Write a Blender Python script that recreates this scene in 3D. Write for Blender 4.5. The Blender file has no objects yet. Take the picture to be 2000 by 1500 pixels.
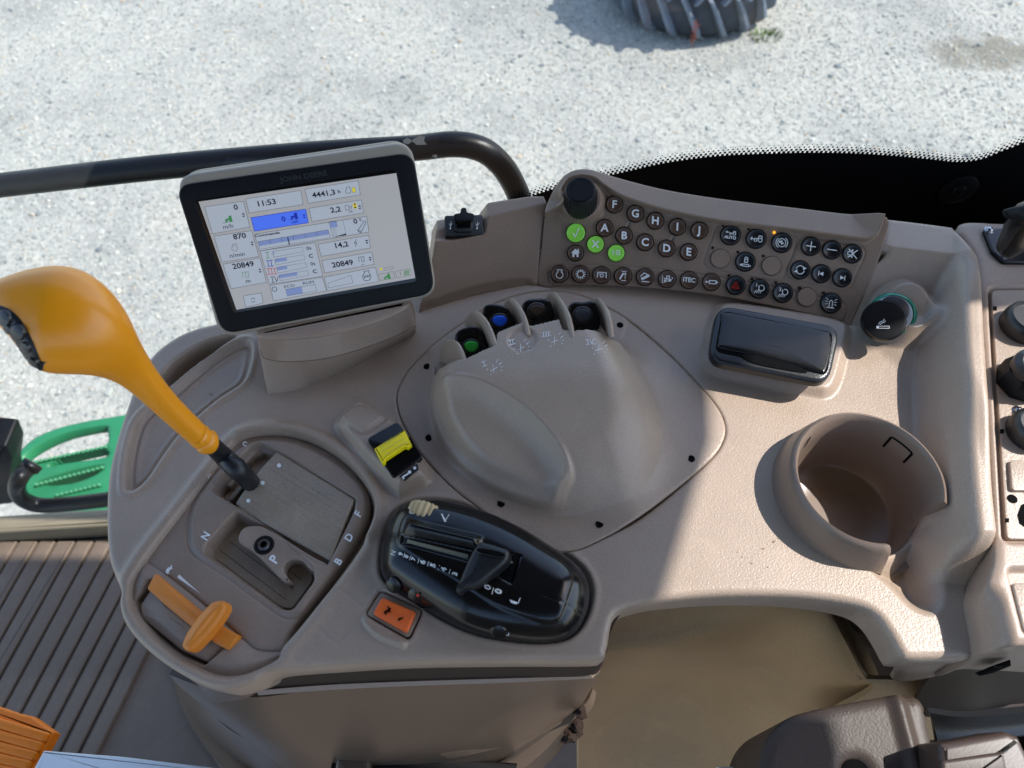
import bpy, math, random
import numpy as np
from mathutils import Vector, Matrix
random.seed(7); np.random.seed(7)
D = bpy.data; SC = bpy.context.scene; COL = SC.collection
PI = math.pi
# ------------------------------------------------------------------ camera
F, PITCH, CZ = 1455.0, math.radians(57), 2.50
Z0 = 2.04                                   # height of the console's deck over the gravel
cam = D.objects.new('camera', D.cameras.new('camera')); COL.objects.link(cam)
cam.data.sensor_width = 36; cam.data.lens = 36 * F / 2000
cam.data.clip_start = .01; cam.data.clip_end = 500
cam.location = (0, 0, CZ); cam.rotation_euler = (math.radians(90) - PITCH, 0, 0)
SC.camera = cam
cam.data.dof.use_dof = True; cam.data.dof.focus_distance = .56; cam.data.dof.aperture_fstop = 10
# ------------------------------------------------------------------ light
SUN_AZ, SUN_EL = math.radians(10), math.radians(49)   # azimuth from +x towards +y
w = D.worlds.new('World'); SC.world = w; w.use_nodes = True
nt = w.node_tree; nt.nodes.clear()
sky = nt.nodes.new('ShaderNodeTexSky'); sky.sky_type = 'NISHITA'; sky.sun_disc = False
sky.sun_elevation = SUN_EL; sky.sun_rotation = PI / 2 - SUN_AZ
bg = nt.nodes.new('ShaderNodeBackground'); bg.inputs[1].default_value = .15
wo = nt.nodes.new('ShaderNodeOutputWorld')
nt.links.new(sky.outputs[0], bg.inputs[0]); nt.links.new(bg.outputs[0], wo.inputs[0])
sl = D.lights.new('sun', 'SUN'); sl.energy = 2.8; sl.angle = math.radians(.5); sl.color = (1, .975, .935)
so = D.objects.new('sun', sl); COL.objects.link(so)
sdir = Vector((math.cos(SUN_EL) * math.cos(SUN_AZ), math.cos(SUN_EL) * math.sin(SUN_AZ), math.sin(SUN_EL)))
so.rotation_euler = sdir.to_track_quat('Z', 'Y').to_euler(); so.location = (3, 1, 6)
SC.view_settings.view_transform = 'Standard'; SC.view_settings.look = 'None'
SC.view_settings.exposure = 1.32; SC.view_settings.gamma = 1
SC.cycles.max_bounces = 8; SC.cycles.transparent_max_bounces = 12

# ------------------------------------------------------------------ frames
C0 = np.array([0, 0, CZ])
RGT = np.array([1., 0, 0]); UPV = np.array([0, math.sin(PITCH), math.cos(PITCH)]); FWD = np.array([0, math.cos(PITCH), -math.sin(PITCH)])
def ray(px, py):
    return RGT * (px - 1000) / F + UPV * (750 - py) / F + FWD
def at_depth(px, py, d): return C0 + ray(px, py) * d
class Frame:
    def __init__(s, o, ex, ez):
        s.o = np.array(o, float); s.ez = np.array(ez, float); s.ez /= np.linalg.norm(s.ez)
        ex = np.array(ex, float); ex = ex - s.ez * ex.dot(s.ez); s.ex = ex / np.linalg.norm(ex)
        s.ey = np.cross(s.ez, s.ex)
    def uv(s, px, py, h=0):
        r = ray(px, py); t = (s.o + s.ez * h - C0).dot(s.ez) / r.dot(s.ez)
        p = C0 + r * t - s.o
        return (p.dot(s.ex), p.dot(s.ey))
    def P(s, px, py, h=0):
        u, v = s.uv(px, py, h); return s.W(u, v, h)
    def W(s, u, v, h=0): return s.o + s.ex * u + s.ey * v + s.ez * h
    def L(s, pts, h=0): return [s.uv(p[0], p[1], p[2] if len(p) > 2 else h) for p in pts]
def spl(pts, n=6, closed=True):
    P = np.array(pts, float); m = len(P); out = []
    rng = range(m) if closed else range(m - 1)
    for i in rng:
        if closed: a, b, c, d = P[(i - 1) % m], P[i], P[(i + 1) % m], P[(i + 2) % m]
        else: a, b, c, d = P[max(i - 1, 0)], P[i], P[i + 1], P[min(i + 2, m - 1)]
        for k in range(n):
            t = k / n
            out.append(.5 * (2 * b + (c - a) * t + (2 * a - 5 * b + 4 * c - d) * t * t + (3 * b - a - 3 * c + d) * t ** 3))
    if not closed: out.append(P[-1])
    return np.array(out)
DECK = Frame((0, 0, Z0), (1, 0, 0), (0, 0, 1))

# ------------------------------------------------------------------ objects
def tag(o, label=None, cat=None, group=None, kind=None):
    if label: o['label'] = label
    if cat: o['category'] = cat
    if group: o['group'] = group
    if kind: o['kind'] = kind
    return o
def setparent(o, parent):
    if parent is not None:
        o.parent = parent
        m = Matrix.Identity(4); q = parent
        while q: m = Matrix.Translation(q.location) @ m; q = q.parent
        o.location = Vector(o.location) - m.to_translation()
def thing(name, label, cat, loc, group=None):
    o = D.objects.new(name, None); o.empty_display_size = .02; o.location = Vector(loc); COL.objects.link(o)
    return tag(o, label, cat, group)
def mesh(name, verts, faces, mat, parent=None, smooth=True, label=None):
    V = np.array(verts, float); c = V.mean(0)
    me = D.meshes.new(name); me.from_pydata((V - c).tolist(), [], faces if isinstance(faces, list) else faces.tolist())
    if smooth: me.shade_smooth() if hasattr(me, 'shade_smooth') else None
    me.materials.append(mat); me.update()
    o = D.objects.new(name, me); o.location = Vector(c); COL.objects.link(o); setparent(o, parent)
    if label: o['label'] = label
    return o
def sharp(o, ang=35):
    me = o.data
    me.set_sharp_from_angle(angle=math.radians(ang))
    return o
# ------------------------------------------------------------------ materials
def lin(c): return tuple(((x / 255) / 12.92 if x / 255 <= .04045 else ((x / 255 + .055) / 1.055) ** 2.4) for x in c) + (1,)
def mat(name, rgb, rough=.5, spec=.5, metal=0, bump=0, bscale=900, var=0, vscale=14, emit=None, es=1, coat=0, rvar=0, grain=0):
    m = D.materials.new(name); m.use_nodes = True; t = m.node_tree; b = t.nodes['Principled BSDF']
    b.inputs['Base Color'].default_value = lin(rgb); b.inputs['Roughness'].default_value = rough
    b.inputs['Specular IOR Level'].default_value = spec; b.inputs['Metallic'].default_value = metal
    b.inputs['Coat Weight'].default_value = coat; b.inputs['Coat Roughness'].default_value = .08
    tc = t.nodes.new('ShaderNodeTexCoord')
    if emit:
        b.inputs['Emission Color'].default_value = lin(emit); b.inputs['Emission Strength'].default_value = es
    if var or rvar:
        n = t.nodes.new('ShaderNodeTexNoise'); n.inputs['Scale'].default_value = vscale; n.inputs['Detail'].default_value = 7; n.inputs['Roughness'].default_value = .65
        t.links.new(tc.outputs['Object'], n.inputs['Vector'])
        if var:
            mx = t.nodes.new('ShaderNodeMixRGB'); mx.blend_type = 'MIX'
            c = lin(rgb); mx.inputs[1].default_value = tuple(x * (1 - var) for x in c[:3]) + (1,); mx.inputs[2].default_value = tuple(min(1, x * (1 + var)) for x in c[:3]) + (1,)
            r = t.nodes.new('ShaderNodeMapRange'); r.inputs[1].default_value = .3; r.inputs[2].default_value = .7
            t.links.new(n.outputs[0], r.inputs[0]); t.links.new(r.outputs[0], mx.inputs[0]); t.links.new(mx.outputs[0], b.inputs['Base Color'])
        if rvar:
            r = t.nodes.new('ShaderNodeMapRange'); r.inputs[1].default_value = .3; r.inputs[2].default_value = .7
            r.inputs[3].default_value = max(.02, rough - rvar); r.inputs[4].default_value = min(1, rough + rvar)
            t.links.new(n.outputs[0], r.inputs[0]); t.links.new(r.outputs[0], b.inputs['Roughness'])
    if grain:
        g = t.nodes.new('ShaderNodeTexNoise'); g.inputs['Scale'].default_value = 1300; g.inputs['Detail'].default_value = 2; t.links.new(tc.outputs['Object'], g.inputs['Vector'])
        g2 = t.nodes.new('ShaderNodeTexNoise'); g2.inputs['Scale'].default_value = 38; g2.inputs['Detail'].default_value = 9; g2.inputs['Roughness'].default_value = .7; t.links.new(tc.outputs['Object'], g2.inputs['Vector'])
        for src, lo, hi, k in ((g, .35, .65, grain), (g2, .56, .76, -grain * .9)):
            r = t.nodes.new('ShaderNodeMapRange'); r.inputs[1].default_value = lo; r.inputs[2].default_value = hi; r.inputs[3].default_value = 1 - abs(k) if k > 0 else 1; r.inputs[4].default_value = 1 + abs(k) * (1 if k > 0 else 1.6)
            mm = t.nodes.new('ShaderNodeVectorMath'); mm.operation = 'SCALE'; old = b.inputs['Base Color'].links[0].from_socket; t.links.new(src.outputs[0], r.inputs[0]); t.links.new(old, mm.inputs[0]); t.links.new(r.outputs[0], mm.inputs['Scale']); t.links.new(mm.outputs[0], b.inputs['Base Color'])
    if bump:
        n = t.nodes.new('ShaderNodeTexNoise'); n.inputs['Scale'].default_value = bscale; n.inputs['Detail'].default_value = 3
        bm = t.nodes.new('ShaderNodeBump'); bm.inputs['Strength'].default_value = bump; bm.inputs['Distance'].default_value = .25 / bscale
        t.links.new(tc.outputs['Object'], n.inputs['Vector']); t.links.new(n.outputs[0], bm.inputs['Height']); t.links.new(bm.outputs[0], b.inputs['Normal'])
    return m
M = {}
TAUPE = (158, 139, 122)
M['taupe'] = mat('taupe_plastic', TAUPE, .37, .5, bump=.8, bscale=800, var=.08, vscale=9, rvar=.08, grain=.08)
M['taupe2'] = mat('taupe_plastic_smooth', (152, 132, 116), .40, .5, bump=.5, bscale=850, var=.08, vscale=12, rvar=.08, grain=.08)
M['panel'] = mat('panel_plastic', (134, 113, 96), .48, .4, bump=.6, bscale=850, var=.06, vscale=15, grain=.07)
M['cup'] = mat('brown_cup_plastic', (122, 105, 92), .36, .5, bump=.3, bscale=900, var=.06)
M['gate'] = mat('gate_plastic', (142, 123, 107), .42, .5, bump=.5, bscale=850, var=.12, vscale=16, rvar=.1, grain=.09)
M['worn'] = mat('worn_gate_plastic', (142, 127, 109), .36, .5, bump=.4, bscale=700, var=.2, vscale=26, rvar=.14, grain=.14)
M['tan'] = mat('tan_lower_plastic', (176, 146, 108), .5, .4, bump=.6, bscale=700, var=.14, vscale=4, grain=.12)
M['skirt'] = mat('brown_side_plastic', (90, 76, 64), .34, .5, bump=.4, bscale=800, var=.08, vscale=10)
M['black'] = mat('black_gloss_plastic', (9, 9, 11), .20, .45, rvar=.05, vscale=40)
M['blackm'] = mat('black_matt_plastic', (24, 25, 28), .42, .5, bump=.3, bscale=900, rvar=.08)
M['blackgrain'] = mat('black_grained_plastic', (30, 31, 34), .30, .5, bump=.5, bscale=900)
M['hole'] = mat('dark_hole', (6, 6, 6), .9, .1)
M['bezel'] = mat('bezel_black', (14, 15, 19), .5, .2, bump=.15, bscale=900, rvar=.06)
M['housing'] = mat('grey_beige_housing', (150, 140, 126), .45, .4, bump=.2)
M['screen'] = mat('lit_screen', (128, 126, 128), .25, .5, emit=(206, 206, 204), es=.15)
M['scr_blue'] = mat('screen_blue', (60, 90, 200), .3, .5, emit=(80, 120, 235), es=.22)
M['scr_cell'] = mat('screen_cell', (128, 134, 142), .3, .5, emit=(206, 214, 226), es=.16)
M['scr_bar'] = mat('screen_bar', (120, 130, 170), .3, .5, emit=(128, 146, 190), es=.16)
M['scr_red'] = mat('screen_red', (170, 40, 40), .3, .5, emit=(200, 60, 60), es=.15)
M['scr_green'] = mat('screen_green', (50, 130, 60), .3, .5, emit=(70, 150, 80), es=.12)
M['scr_yel'] = mat('screen_yellow', (200, 180, 30), .3, .5, emit=(220, 200, 60), es=.2)
M['ink'] = mat('screen_ink', (22, 26, 48), .4, .3)
M['inkblue'] = mat('screen_ink_blue', (20, 40, 150), .4, .3, emit=(40, 60, 190), es=.12)
M['white'] = mat('white_print', (225, 225, 222), .5, .3)
M['btn'] = mat('brown_button', (78, 54, 38), .34, .5, bump=.1)
M['btnk'] = mat('black_button', (14, 15, 18), .30, .5)
M['btng'] = mat('green_button', (112, 176, 62), .35, .5, emit=(112, 190, 62), es=.10)
M['red'] = mat('red_print', (190, 40, 24), .4, .4)
M['led'] = mat('lit_amber_led', (220, 150, 30), .3, .5, emit=(230, 150, 30), es=.7)
M['yellow'] = mat('yellow_grip', (236, 150, 16), .34, .5, coat=.12, var=.04, vscale=8, rvar=.04, bump=.12, bscale=500)
M['orange'] = mat('orange_slider', (214, 128, 44), .42, .4, bump=.15)
M['orange2'] = mat('orange_rocker', (242, 108, 44), .4, .4, bump=.15)
M['pedal'] = mat('orange_ribbed_plastic', (232, 122, 10), .4, .4, bump=.3, var=.1)
M['lemon'] = mat('lemon_slider', (250, 224, 16), .42, .4, var=.06, vscale=90)
M['ivory'] = mat('ivory_wheel', (196, 172, 128), .45, .4)
M['lens'] = mat('grey_green_strip', (128, 128, 108), .4, .4)
M['blue'] = mat('blue_pad', (24, 96, 240), .4, .4)
M['green'] = mat('green_pad', (50, 180, 62), .4, .4)
M['brownp'] = mat('brown_pad', (66, 52, 44), .5, .3)
M['greyp'] = mat('grey_pad', (58, 62, 68), .5, .3)
M['teal'] = mat('teal_ring', (20, 128, 98), .25, .5, coat=.3)
M['steel'] = mat('steel', (170, 172, 176), .28, .5, metal=1, rvar=.1, vscale=120)
M['brass'] = mat('contact_gold', (200, 150, 60), .3, .5, metal=1)
M['steelb'] = mat('bolt_steel', (96, 98, 100), .35, .5, metal=.9, rvar=.1, vscale=200)
M['rail'] = mat('black_painted_rail', (7, 7, 11), .38, .25, bump=.1, bscale=60, rvar=.08, vscale=20)
M['chip'] = mat('chipped_paint', (170, 165, 160), .6, .3)
M['stepg'] = mat('green_painted_steel', (36, 116, 76), .45, .5, var=.15, vscale=12)
M['frit'] = mat('black_frit', (5, 5, 7), .4, .16)
M['frit2'] = mat('black_fixing', (8, 8, 11), .45, .2)
M['mat'] = mat('floor_mat_rubber', (110, 95, 82), .62, .35, bump=.6, bscale=500, var=.22, vscale=5, grain=.14)
M['sill'] = mat('sill_plastic', (128, 116, 94), .5, .4, var=.1, bump=.3)
M['seat'] = mat('grained_dark_plastic', (62, 51, 44), .5, .4, bump=.7, bscale=700, var=.08)
M['seatb'] = mat('brown_grip', (66, 52, 44), .4, .5, bump=.2)
M['lug'] = mat('pale_lug_rubber', (112, 120, 130), .8, .2, bump=.4, bscale=120, var=.2)  # lugs paler than the carcass rubber
M['tyre'] = mat('tyre_rubber', (62, 66, 72), .75, .3, bump=.4, bscale=120, var=.25, vscale=6)
M['whitebox'] = mat('white_foam', (210, 212, 214), .7, .2, var=.05, bump=.3, bscale=200)
M['dark'] = mat('dark_interior', (20, 18, 18), .7, .2)
M['grass'] = mat('grass', (84, 112, 46), .7, .2)
M['weed'] = mat('dry_red_weed', (170, 84, 60), .7, .2)
M['shade'] = mat('brown_plastic_painted_shade', (56, 45, 38), .5, .3, bump=.3)  # brown plastic darkened for faces in shade; the shade is in the colour
M['stain'] = mat('dried_stain', (138, 117, 98), .3, .5)
M['foam'] = mat('torn_dark_foam', (50, 40, 36), .9, .1)
M['roofl'] = mat('roof_lining', (92, 88, 84), .9, .1)
M['pillar'] = mat('pillar_trim', (120, 110, 100), .6, .3)

# ground material
def ground_mat(name, stones=False):
    m = D.materials.new(name); m.use_nodes = True; t = m.node_tree; b = t.nodes['Principled BSDF']; b.inputs['Roughness'].default_value = .9
    b.inputs['Specular IOR Level'].default_value = .25
    tc = t.nodes.new('ShaderNodeTexCoord')
    def noise(s, d=6):
        n = t.nodes.new('ShaderNodeTexNoise'); n.inputs['Scale'].default_value = s; n.inputs['Detail'].default_value = d
        t.links.new(tc.outputs['Object'], n.inputs['Vector']); return n
    def ramp(src, stops):
        r = t.nodes.new('ShaderNodeValToRGB'); t.links.new(src, r.inputs[0])
        e = r.color_ramp.elements; e[0].position, e[0].color = stops[0]; e[1].position, e[1].color = stops[-1]
        for s in stops[1:-1]: x = e.new(s[0]); x.color = s[1]
        return r
    if stones:
        a = t.nodes.new('ShaderNodeAttribute'); a.attribute_name = 'tone'
        r = ramp(a.outputs['Fac'], [(0, lin((112, 117, 118))), (.22, lin((142, 146, 143))), (.6, lin((162, 163, 156))), (.88, lin((184, 182, 174))), (1, lin((164, 146, 122)))])
    else:
        v = t.nodes.new('ShaderNodeTexVoronoi'); v.inputs['Scale'].default_value = 60; t.links.new(tc.outputs['Object'], v.inputs['Vector'])
        r = ramp(v.outputs['Color'], [(0, lin((140, 140, 135))), (.5, lin((158, 157, 150))), (1, lin((174, 172, 163)))])
        bm = t.nodes.new('ShaderNodeBump'); bm.inputs['Strength'].default_value = .8; bm.inputs['Distance'].default_value = .008
        n3 = noise(90, 8); t.links.new(n3.outputs[0], bm.inputs['Height']); t.links.new(bm.outputs[0], b.inputs['Normal'])
    n = noise(1.3); mx = t.nodes.new('ShaderNodeMixRGB'); mx.blend_type = 'MULTIPLY'; mx.inputs[0].default_value = 1
    r2 = ramp(n.outputs[0], [(.34, (.74, .75, .74, 1)), (.46, (.92, .92, .90, 1)), (.58, (1, .99, .95, 1))])
    t.links.new(r.outputs[0], mx.inputs[1]); t.links.new(r2.outputs[0], mx.inputs[2])
    # shadow painted into the ground colour, far right
    sep = t.nodes.new('ShaderNodeVectorMath'); sep.operation = 'DISTANCE'; sep.inputs[1].default_value = (0, 0, 0)
    mp = t.nodes.new('ShaderNodeMapping'); mp.inputs['Location'].default_value = (-2.75 / 1.2, -3.85 / .36, 0); mp.inputs['Scale'].default_value = (1 / 1.2, 1 / .36, 0)
    t.links.new(tc.outputs['Object'], mp.inputs['Vector']); t.links.new(mp.outputs[0], sep.inputs[0])
    ad = t.nodes.new('ShaderNodeMath'); ad.operation = 'ADD'; t.links.new(sep.outputs['Value'], ad.inputs[0])
    n4 = noise(5, 8); t.links.new(n4.outputs[0], ad.inputs[1])
    r3 = ramp(ad.outputs[0], [(.9, (.55, .52, .46, 1)), (1.0, (1, 1, 1, 1))])
    r3.color_ramp.elements[0].position = .75
    m2 = t.nodes.new('ShaderNodeMixRGB'); m2.blend_type = 'MULTIPLY'; m2.inputs[0].default_value = 1
    t.links.new(mx.outputs[0], m2.inputs[1]); t.links.new(r3.outputs[0], m2.inputs[2]); t.links.new(m2.outputs[0], b.inputs['Base Color'])
    return m
M['ground'] = ground_mat('gravel_ground'); M['stones'] = ground_mat('gravel_stones', True)
def glass_mat():
    m = D.materials.new('window_glass'); m.use_nodes = True; t = m.node_tree; t.nodes.clear()
    o = t.nodes.new('ShaderNodeOutputMaterial'); tr = t.nodes.new('ShaderNodeBsdfTransparent'); g = t.nodes.new('ShaderNodeBsdfGlossy')
    tr.inputs[0].default_value = (.95, .965, .96, 1); g.inputs['Roughness'].default_value = .02
    mx = t.nodes.new('ShaderNodeMixShader'); mx.inputs[0].default_value = .04
    t.links.new(tr.outputs[0], mx.inputs[1]); t.links.new(g.outputs[0], mx.inputs[2]); t.links.new(mx.outputs[0], o.inputs[0]); return m
M['glass'] = glass_mat()
def clear_mat():
    m = mat('clear_ring', (200, 205, 205), .12, .6, coat=.5); return m
M['clear'] = clear_mat()

# ------------------------------------------------------------------ shapes
def sdf(poly, X, Y):
    "signed distance, positive inside"
    P = np.asarray(poly, float); Q = np.roll(P, -1, 0)
    x = X.ravel(); y = Y.ravel(); d2 = np.full(x.shape, 1e9); ins = np.zeros(x.shape, bool)
    for (ax, ay), (bx, by) in zip(P, Q):
        ex, ey = bx - ax, by - ay; L = ex * ex + ey * ey
        if L < 1e-16: continue
        wx, wy = x - ax, y - ay; t = np.clip((wx * ex + wy * ey) / L, 0, 1)
        d2 = np.minimum(d2, (wx - ex * t) ** 2 + (wy - ey * t) ** 2)
        if ay != by:
            c = (ay > y) != (by > y); xi = (y - ay) * ex / ey + ax; ins ^= c & (x < xi)
    return (np.where(ins, 1, -1) * np.sqrt(d2)).reshape(X.shape)
def S(poly, X, Y, mg=.03):
    P = np.asarray(poly, float); lo = P.min(0) - mg; hi = P.max(0) + mg
    m = (X > lo[0]) & (X < hi[0]) & (Y > lo[1]) & (Y < hi[1]); out = np.full(X.shape, -mg)
    if m.any(): out[m] = sdf(P, X[m], Y[m])
    return out
def ss(x, a=0., b=1.):
    t = np.clip((x - a) / (b - a), 0, 1); return t * t * (3 - 2 * t)
def lined(pts, X, Y, mg=.02):
    "distance to an open polyline"
    P = np.asarray(pts, float); lo = P.min(0) - mg; hi = P.max(0) + mg
    m = (X > lo[0]) & (X < hi[0]) & (Y > lo[1]) & (Y < hi[1]); out = np.full(X.shape, mg); x = X[m]; y = Y[m]; d2 = np.full(x.shape, 1e9)
    for (ax, ay), (bx, by) in zip(P[:-1], P[1:]):
        ex, ey = bx - ax, by - ay; L = ex * ex + ey * ey + 1e-18
        t = np.clip(((x - ax) * ex + (y - ay) * ey) / L, 0, 1); d2 = np.minimum(d2, (x - ax - ex * t) ** 2 + (y - ay - ey * t) ** 2)
    out[m] = np.sqrt(d2); return out
def hf(name, m, fr, outline, hfun, step, parent=None, holes=(), skirt=((0, -.03),), label=None, edge=0):
    P = np.asarray(outline); lo = P.min(0) - 2 * step; hi = P.max(0) + 2 * step
    nx = int((hi[0] - lo[0]) / step) + 2; ny = int((hi[1] - lo[1]) / step) + 2
    X, Y = np.meshgrid(lo[0] + np.arange(nx) * step, lo[1] + np.arange(ny) * step)
    def SD(X, Y):
        s = sdf(P, X, Y)
        for h in holes: s = np.minimum(s, -S(h, X, Y))
        return s
    s = SD(X, Y); gy, gx = np.gradient(s, step); gl = np.hypot(gx, gy) + 1e-9; gx /= gl; gy /= gl
    keep = s > -.35 * step
    fk = keep[:-1, :-1] & keep[1:, :-1] & keep[:-1, 1:] & keep[1:, 1:]
    cnt = np.zeros(s.shape, int)
    for a in (0, 1):
        for b in (0, 1): cnt[a:a + fk.shape[0], b:b + fk.shape[1]] += fk
    bd = (cnt > 0) & (cnt < 4)
    X2 = np.where(bd, X - s * gx, X); Y2 = np.where(bd, Y - s * gy, Y); s2 = np.where(bd, 0, s)
    H = hfun(X2, Y2, s2)
    if edge:
        q = np.clip((s2 + .3 * edge) / (1.3 * edge), 0, 1); H = H - edge * (1 - np.sqrt(np.clip(1 - (1 - q) ** 2, 0, 1)))
    idx = np.full(s.shape, -1); used = cnt > 0; idx[used] = np.arange(used.sum())
    V = fr.o + np.outer(X2[used], fr.ex) + np.outer(Y2[used], fr.ey) + np.outer(H[used], fr.ez)
    a = idx[:-1, :-1][fk]; b = idx[:-1, 1:][fk]; c = idx[1:, 1:][fk]; d = idx[1:, :-1][fk]
    Fc = np.stack([a, b, c, d], 1); faces = [Fc]
    # boundary edges
    fp = np.pad(fk, 1); E = []
    I = idx
    def bedge(mask, p, q): E.append(np.stack([p[mask], q[mask]], 1))
    n_ = fp[1:-1, 1:-1]
    bedge(n_ & ~fp[:-2, 1:-1], I[:-1, :-1], I[:-1, 1:]); bedge(n_ & ~fp[1:-1, 2:], I[:-1, 1:], I[1:, 1:])
    bedge(n_ & ~fp[2:, 1:-1], I[1:, 1:], I[1:, :-1]); bedge(n_ & ~fp[1:-1, :-2], I[1:, :-1], I[:-1, :-1])
    E = np.concatenate(E)
    if skirt and len(E):
        bv = np.unique(E); gxu = gx[used]; gyu = gy[used]; prev = np.arange(len(V)); base = len(V); VV = [V]
        for (o, dz) in skirt:
            nw = V[bv] - np.outer(gxu[bv] * o, fr.ex) - np.outer(gyu[bv] * o, fr.ey) + fr.ez * dz
            mp = np.full(len(V), -1); mp[bv] = base + np.arange(len(bv)); VV.append(nw); base += len(bv)
            faces.append(np.stack([E[:, 1] if prev is None else prev[E[:, 1]], prev[E[:, 0]], mp[E[:, 0]], mp[E[:, 1]]], 1)); prev = mp
        V = np.concatenate(VV)
    Fa = np.concatenate(faces)
    return mesh_np(name, V, Fa, m, parent, label)
def mesh_np(name, V, Fa, m, parent=None, label=None, smooth=True):
    c = V.mean(0); me = D.meshes.new(name); k = Fa.shape[1]
    me.vertices.add(len(V)); me.vertices.foreach_set('co', (V - c).ravel())
    me.loops.add(Fa.size); me.loops.foreach_set('vertex_index', Fa.ravel().astype(np.int32))
    me.polygons.add(len(Fa)); me.polygons.foreach_set('loop_start', np.arange(0, Fa.size, k, dtype=np.int32))
    me.polygons.foreach_set('use_smooth', np.full(len(Fa), smooth)); me.update(calc_edges=True); me.materials.append(m)
    o = D.objects.new(name, me); o.location = Vector(c); COL.objects.link(o); setparent(o, parent)
    if label: o['label'] = label
    return o
def offs(P, d):
    "offset a closed uv loop inward by d (ccw or cw)"
    P = np.asarray(P, float); a = np.roll(P, 1, 0); b = np.roll(P, -1, 0); t = b - a; t /= np.linalg.norm(t, axis=1)[:, None] + 1e-12
    n = np.stack([-t[:, 1], t[:, 0]], 1)
    ar = .5 * np.sum(P[:, 0] * np.roll(P[:, 1], -1) - np.roll(P[:, 0], -1) * P[:, 1])
    return P + n * d * (1 if ar > 0 else -1)
def ccw(P):
    P = np.asarray(P, float); ar = .5 * np.sum(P[:, 0] * np.roll(P[:, 1], -1) - np.roll(P[:, 0], -1) * P[:, 1])
    return P if ar > 0 else P[::-1]
def slab(name, m, fr, P, h0, h1, bev=.001, parent=None, label=None, seg=4, top=None, dome=0):
    P = ccw(P); n = len(P); rings = [[fr.W(u, v, h0) for u, v in P]]
    for k in range(seg + 1):
        a = k / seg * PI / 2; q = offs(P, bev * (1 - math.cos(a))); rings.append([fr.W(u, v, h1 - bev + bev * math.sin(a)) for u, v in q])
    if dome:
        c = P.mean(0); q0 = offs(P, bev)
        for k in range(1, 5):
            f = 1 - k / 5; q = c + (q0 - c) * f; rings.append([fr.W(u, v, h1 + dome * (1 - f * f)) for u, v in q])
    V = [p for r in rings for p in r]; Fs = []
    for r in range(len(rings) - 1):
        for i in range(n):
            j = (i + 1) % n; Fs.append([r * n + i, r * n + j, (r + 1) * n + j, (r + 1) * n + i])
    b = (len(rings) - 1) * n; Fs.append([b + i for i in range(n)]); Fs.append([n - 1 - i for i in range(n)])
    o = mesh(name, V, Fs, m, parent, label=label); sharp(o, 50); return o
def rrect(pts, r=.2, n=5):
    "rounded polygon from corners, r = fraction of the shorter side"
    P = np.array(pts, float); m = len(P); out = []
    L = min(np.linalg.norm(P[i] - P[i - 1]) for i in range(m)) * r
    for i in range(m):
        a = P[i - 1] - P[i]; b = P[(i + 1) % m] - P[i]; a = a / np.linalg.norm(a) * L; b = b / np.linalg.norm(b) * L
        for k in range(n + 1):
            t = k / n; out.append(P[i] + a * (1 - t) ** 2 + b * t * t)
    return np.array(out)
def circ(c, r, n=28, ry=None):
    return np.array([(c[0] + r * math.cos(2 * PI * k / n), c[1] + (ry or r) * math.sin(2 * PI * k / n)) for k in range(n)])
def lathe(name, m, fr, c, prof, parent=None, n=40, label=None, ribs=0, ribd=0, a0=0, a1=2 * PI, sh=45):
    V = []; Fs = []; full = abs(a1 - a0 - 2 * PI) < 1e-6; nn = n if full else n + 1
    for (r, h, *f) in prof:
        for k in range(nn):
            a = a0 + (a1 - a0) * k / n; rr = r
            if ribs and (not f or f[0]): rr = r - ribd * (.5 + .5 * math.cos(a * ribs))
            V.append(fr.W(c[0] + rr * math.cos(a), c[1] + rr * math.sin(a), h))
    for i in range(len(prof) - 1):
        for k in range(n):
            j = (k + 1) % nn; Fs.append([i * nn + k, i * nn + j, (i + 1) * nn + j, (i + 1) * nn + k])
    if full:
        if prof[-1][0] > 1e-5: Fs.append([(len(prof) - 1) * nn + k for k in range(n)])
    o = mesh(name, V, Fs, m, parent, label=label); sharp(o, sh); return o
def tube(name, m, pts, r, parent=None, n=14, label=None, smooth=8, caps=True):
    pts = spl(pts, smooth, False) if smooth > 1 else np.array(pts, float)
    R = r if hasattr(r, '__len__') else [r] * len(pts)
    if len(R) != len(pts): R = np.interp(np.linspace(0, 1, len(pts)), np.linspace(0, 1, len(R)), R)
    V = []; Fs = []; up = np.array([0.13, .3, .95])
    for i, p in enumerate(pts):
        t = pts[min(i + 1, len(pts) - 1)] - pts[max(i - 1, 0)]; t = t / (np.linalg.norm(t) + 1e-12)
        a = np.cross(t, up); a /= np.linalg.norm(a) + 1e-12; b = np.cross(t, a)
        up = b if b.dot(up) > 0 else -b
        a = np.cross(t, up)
        for k in range(n): th = 2 * PI * k / n; V.append(p + R[i] * (a * math.cos(th) + up * math.sin(th)))
    for i in range(len(pts) - 1):
        for k in range(n): j = (k + 1) % n; Fs.append([i * n + k, i * n + j, (i + 1) * n + j, (i + 1) * n + k])
    if caps: Fs.append(list(range(n))[::-1]); Fs.append([(len(pts) - 1) * n + k for k in range(n)])
    return mesh(name, V, Fs, m, parent, label=label)
def box(name, m, lo, hi, parent=None, bev=0, label=None):
    lo = np.array(lo, float); hi = np.array(hi, float)
    fr = Frame((0, 0, 0), (1, 0, 0), (0, 0, 1))
    P = rrect([(lo[0], lo[1]), (hi[0], lo[1]), (hi[0], hi[1]), (lo[0], hi[1])], .12, 3)
    return slab(name, m, fr, P, lo[2], hi[2], bev or min(hi - lo) * .1, parent, label)
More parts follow.
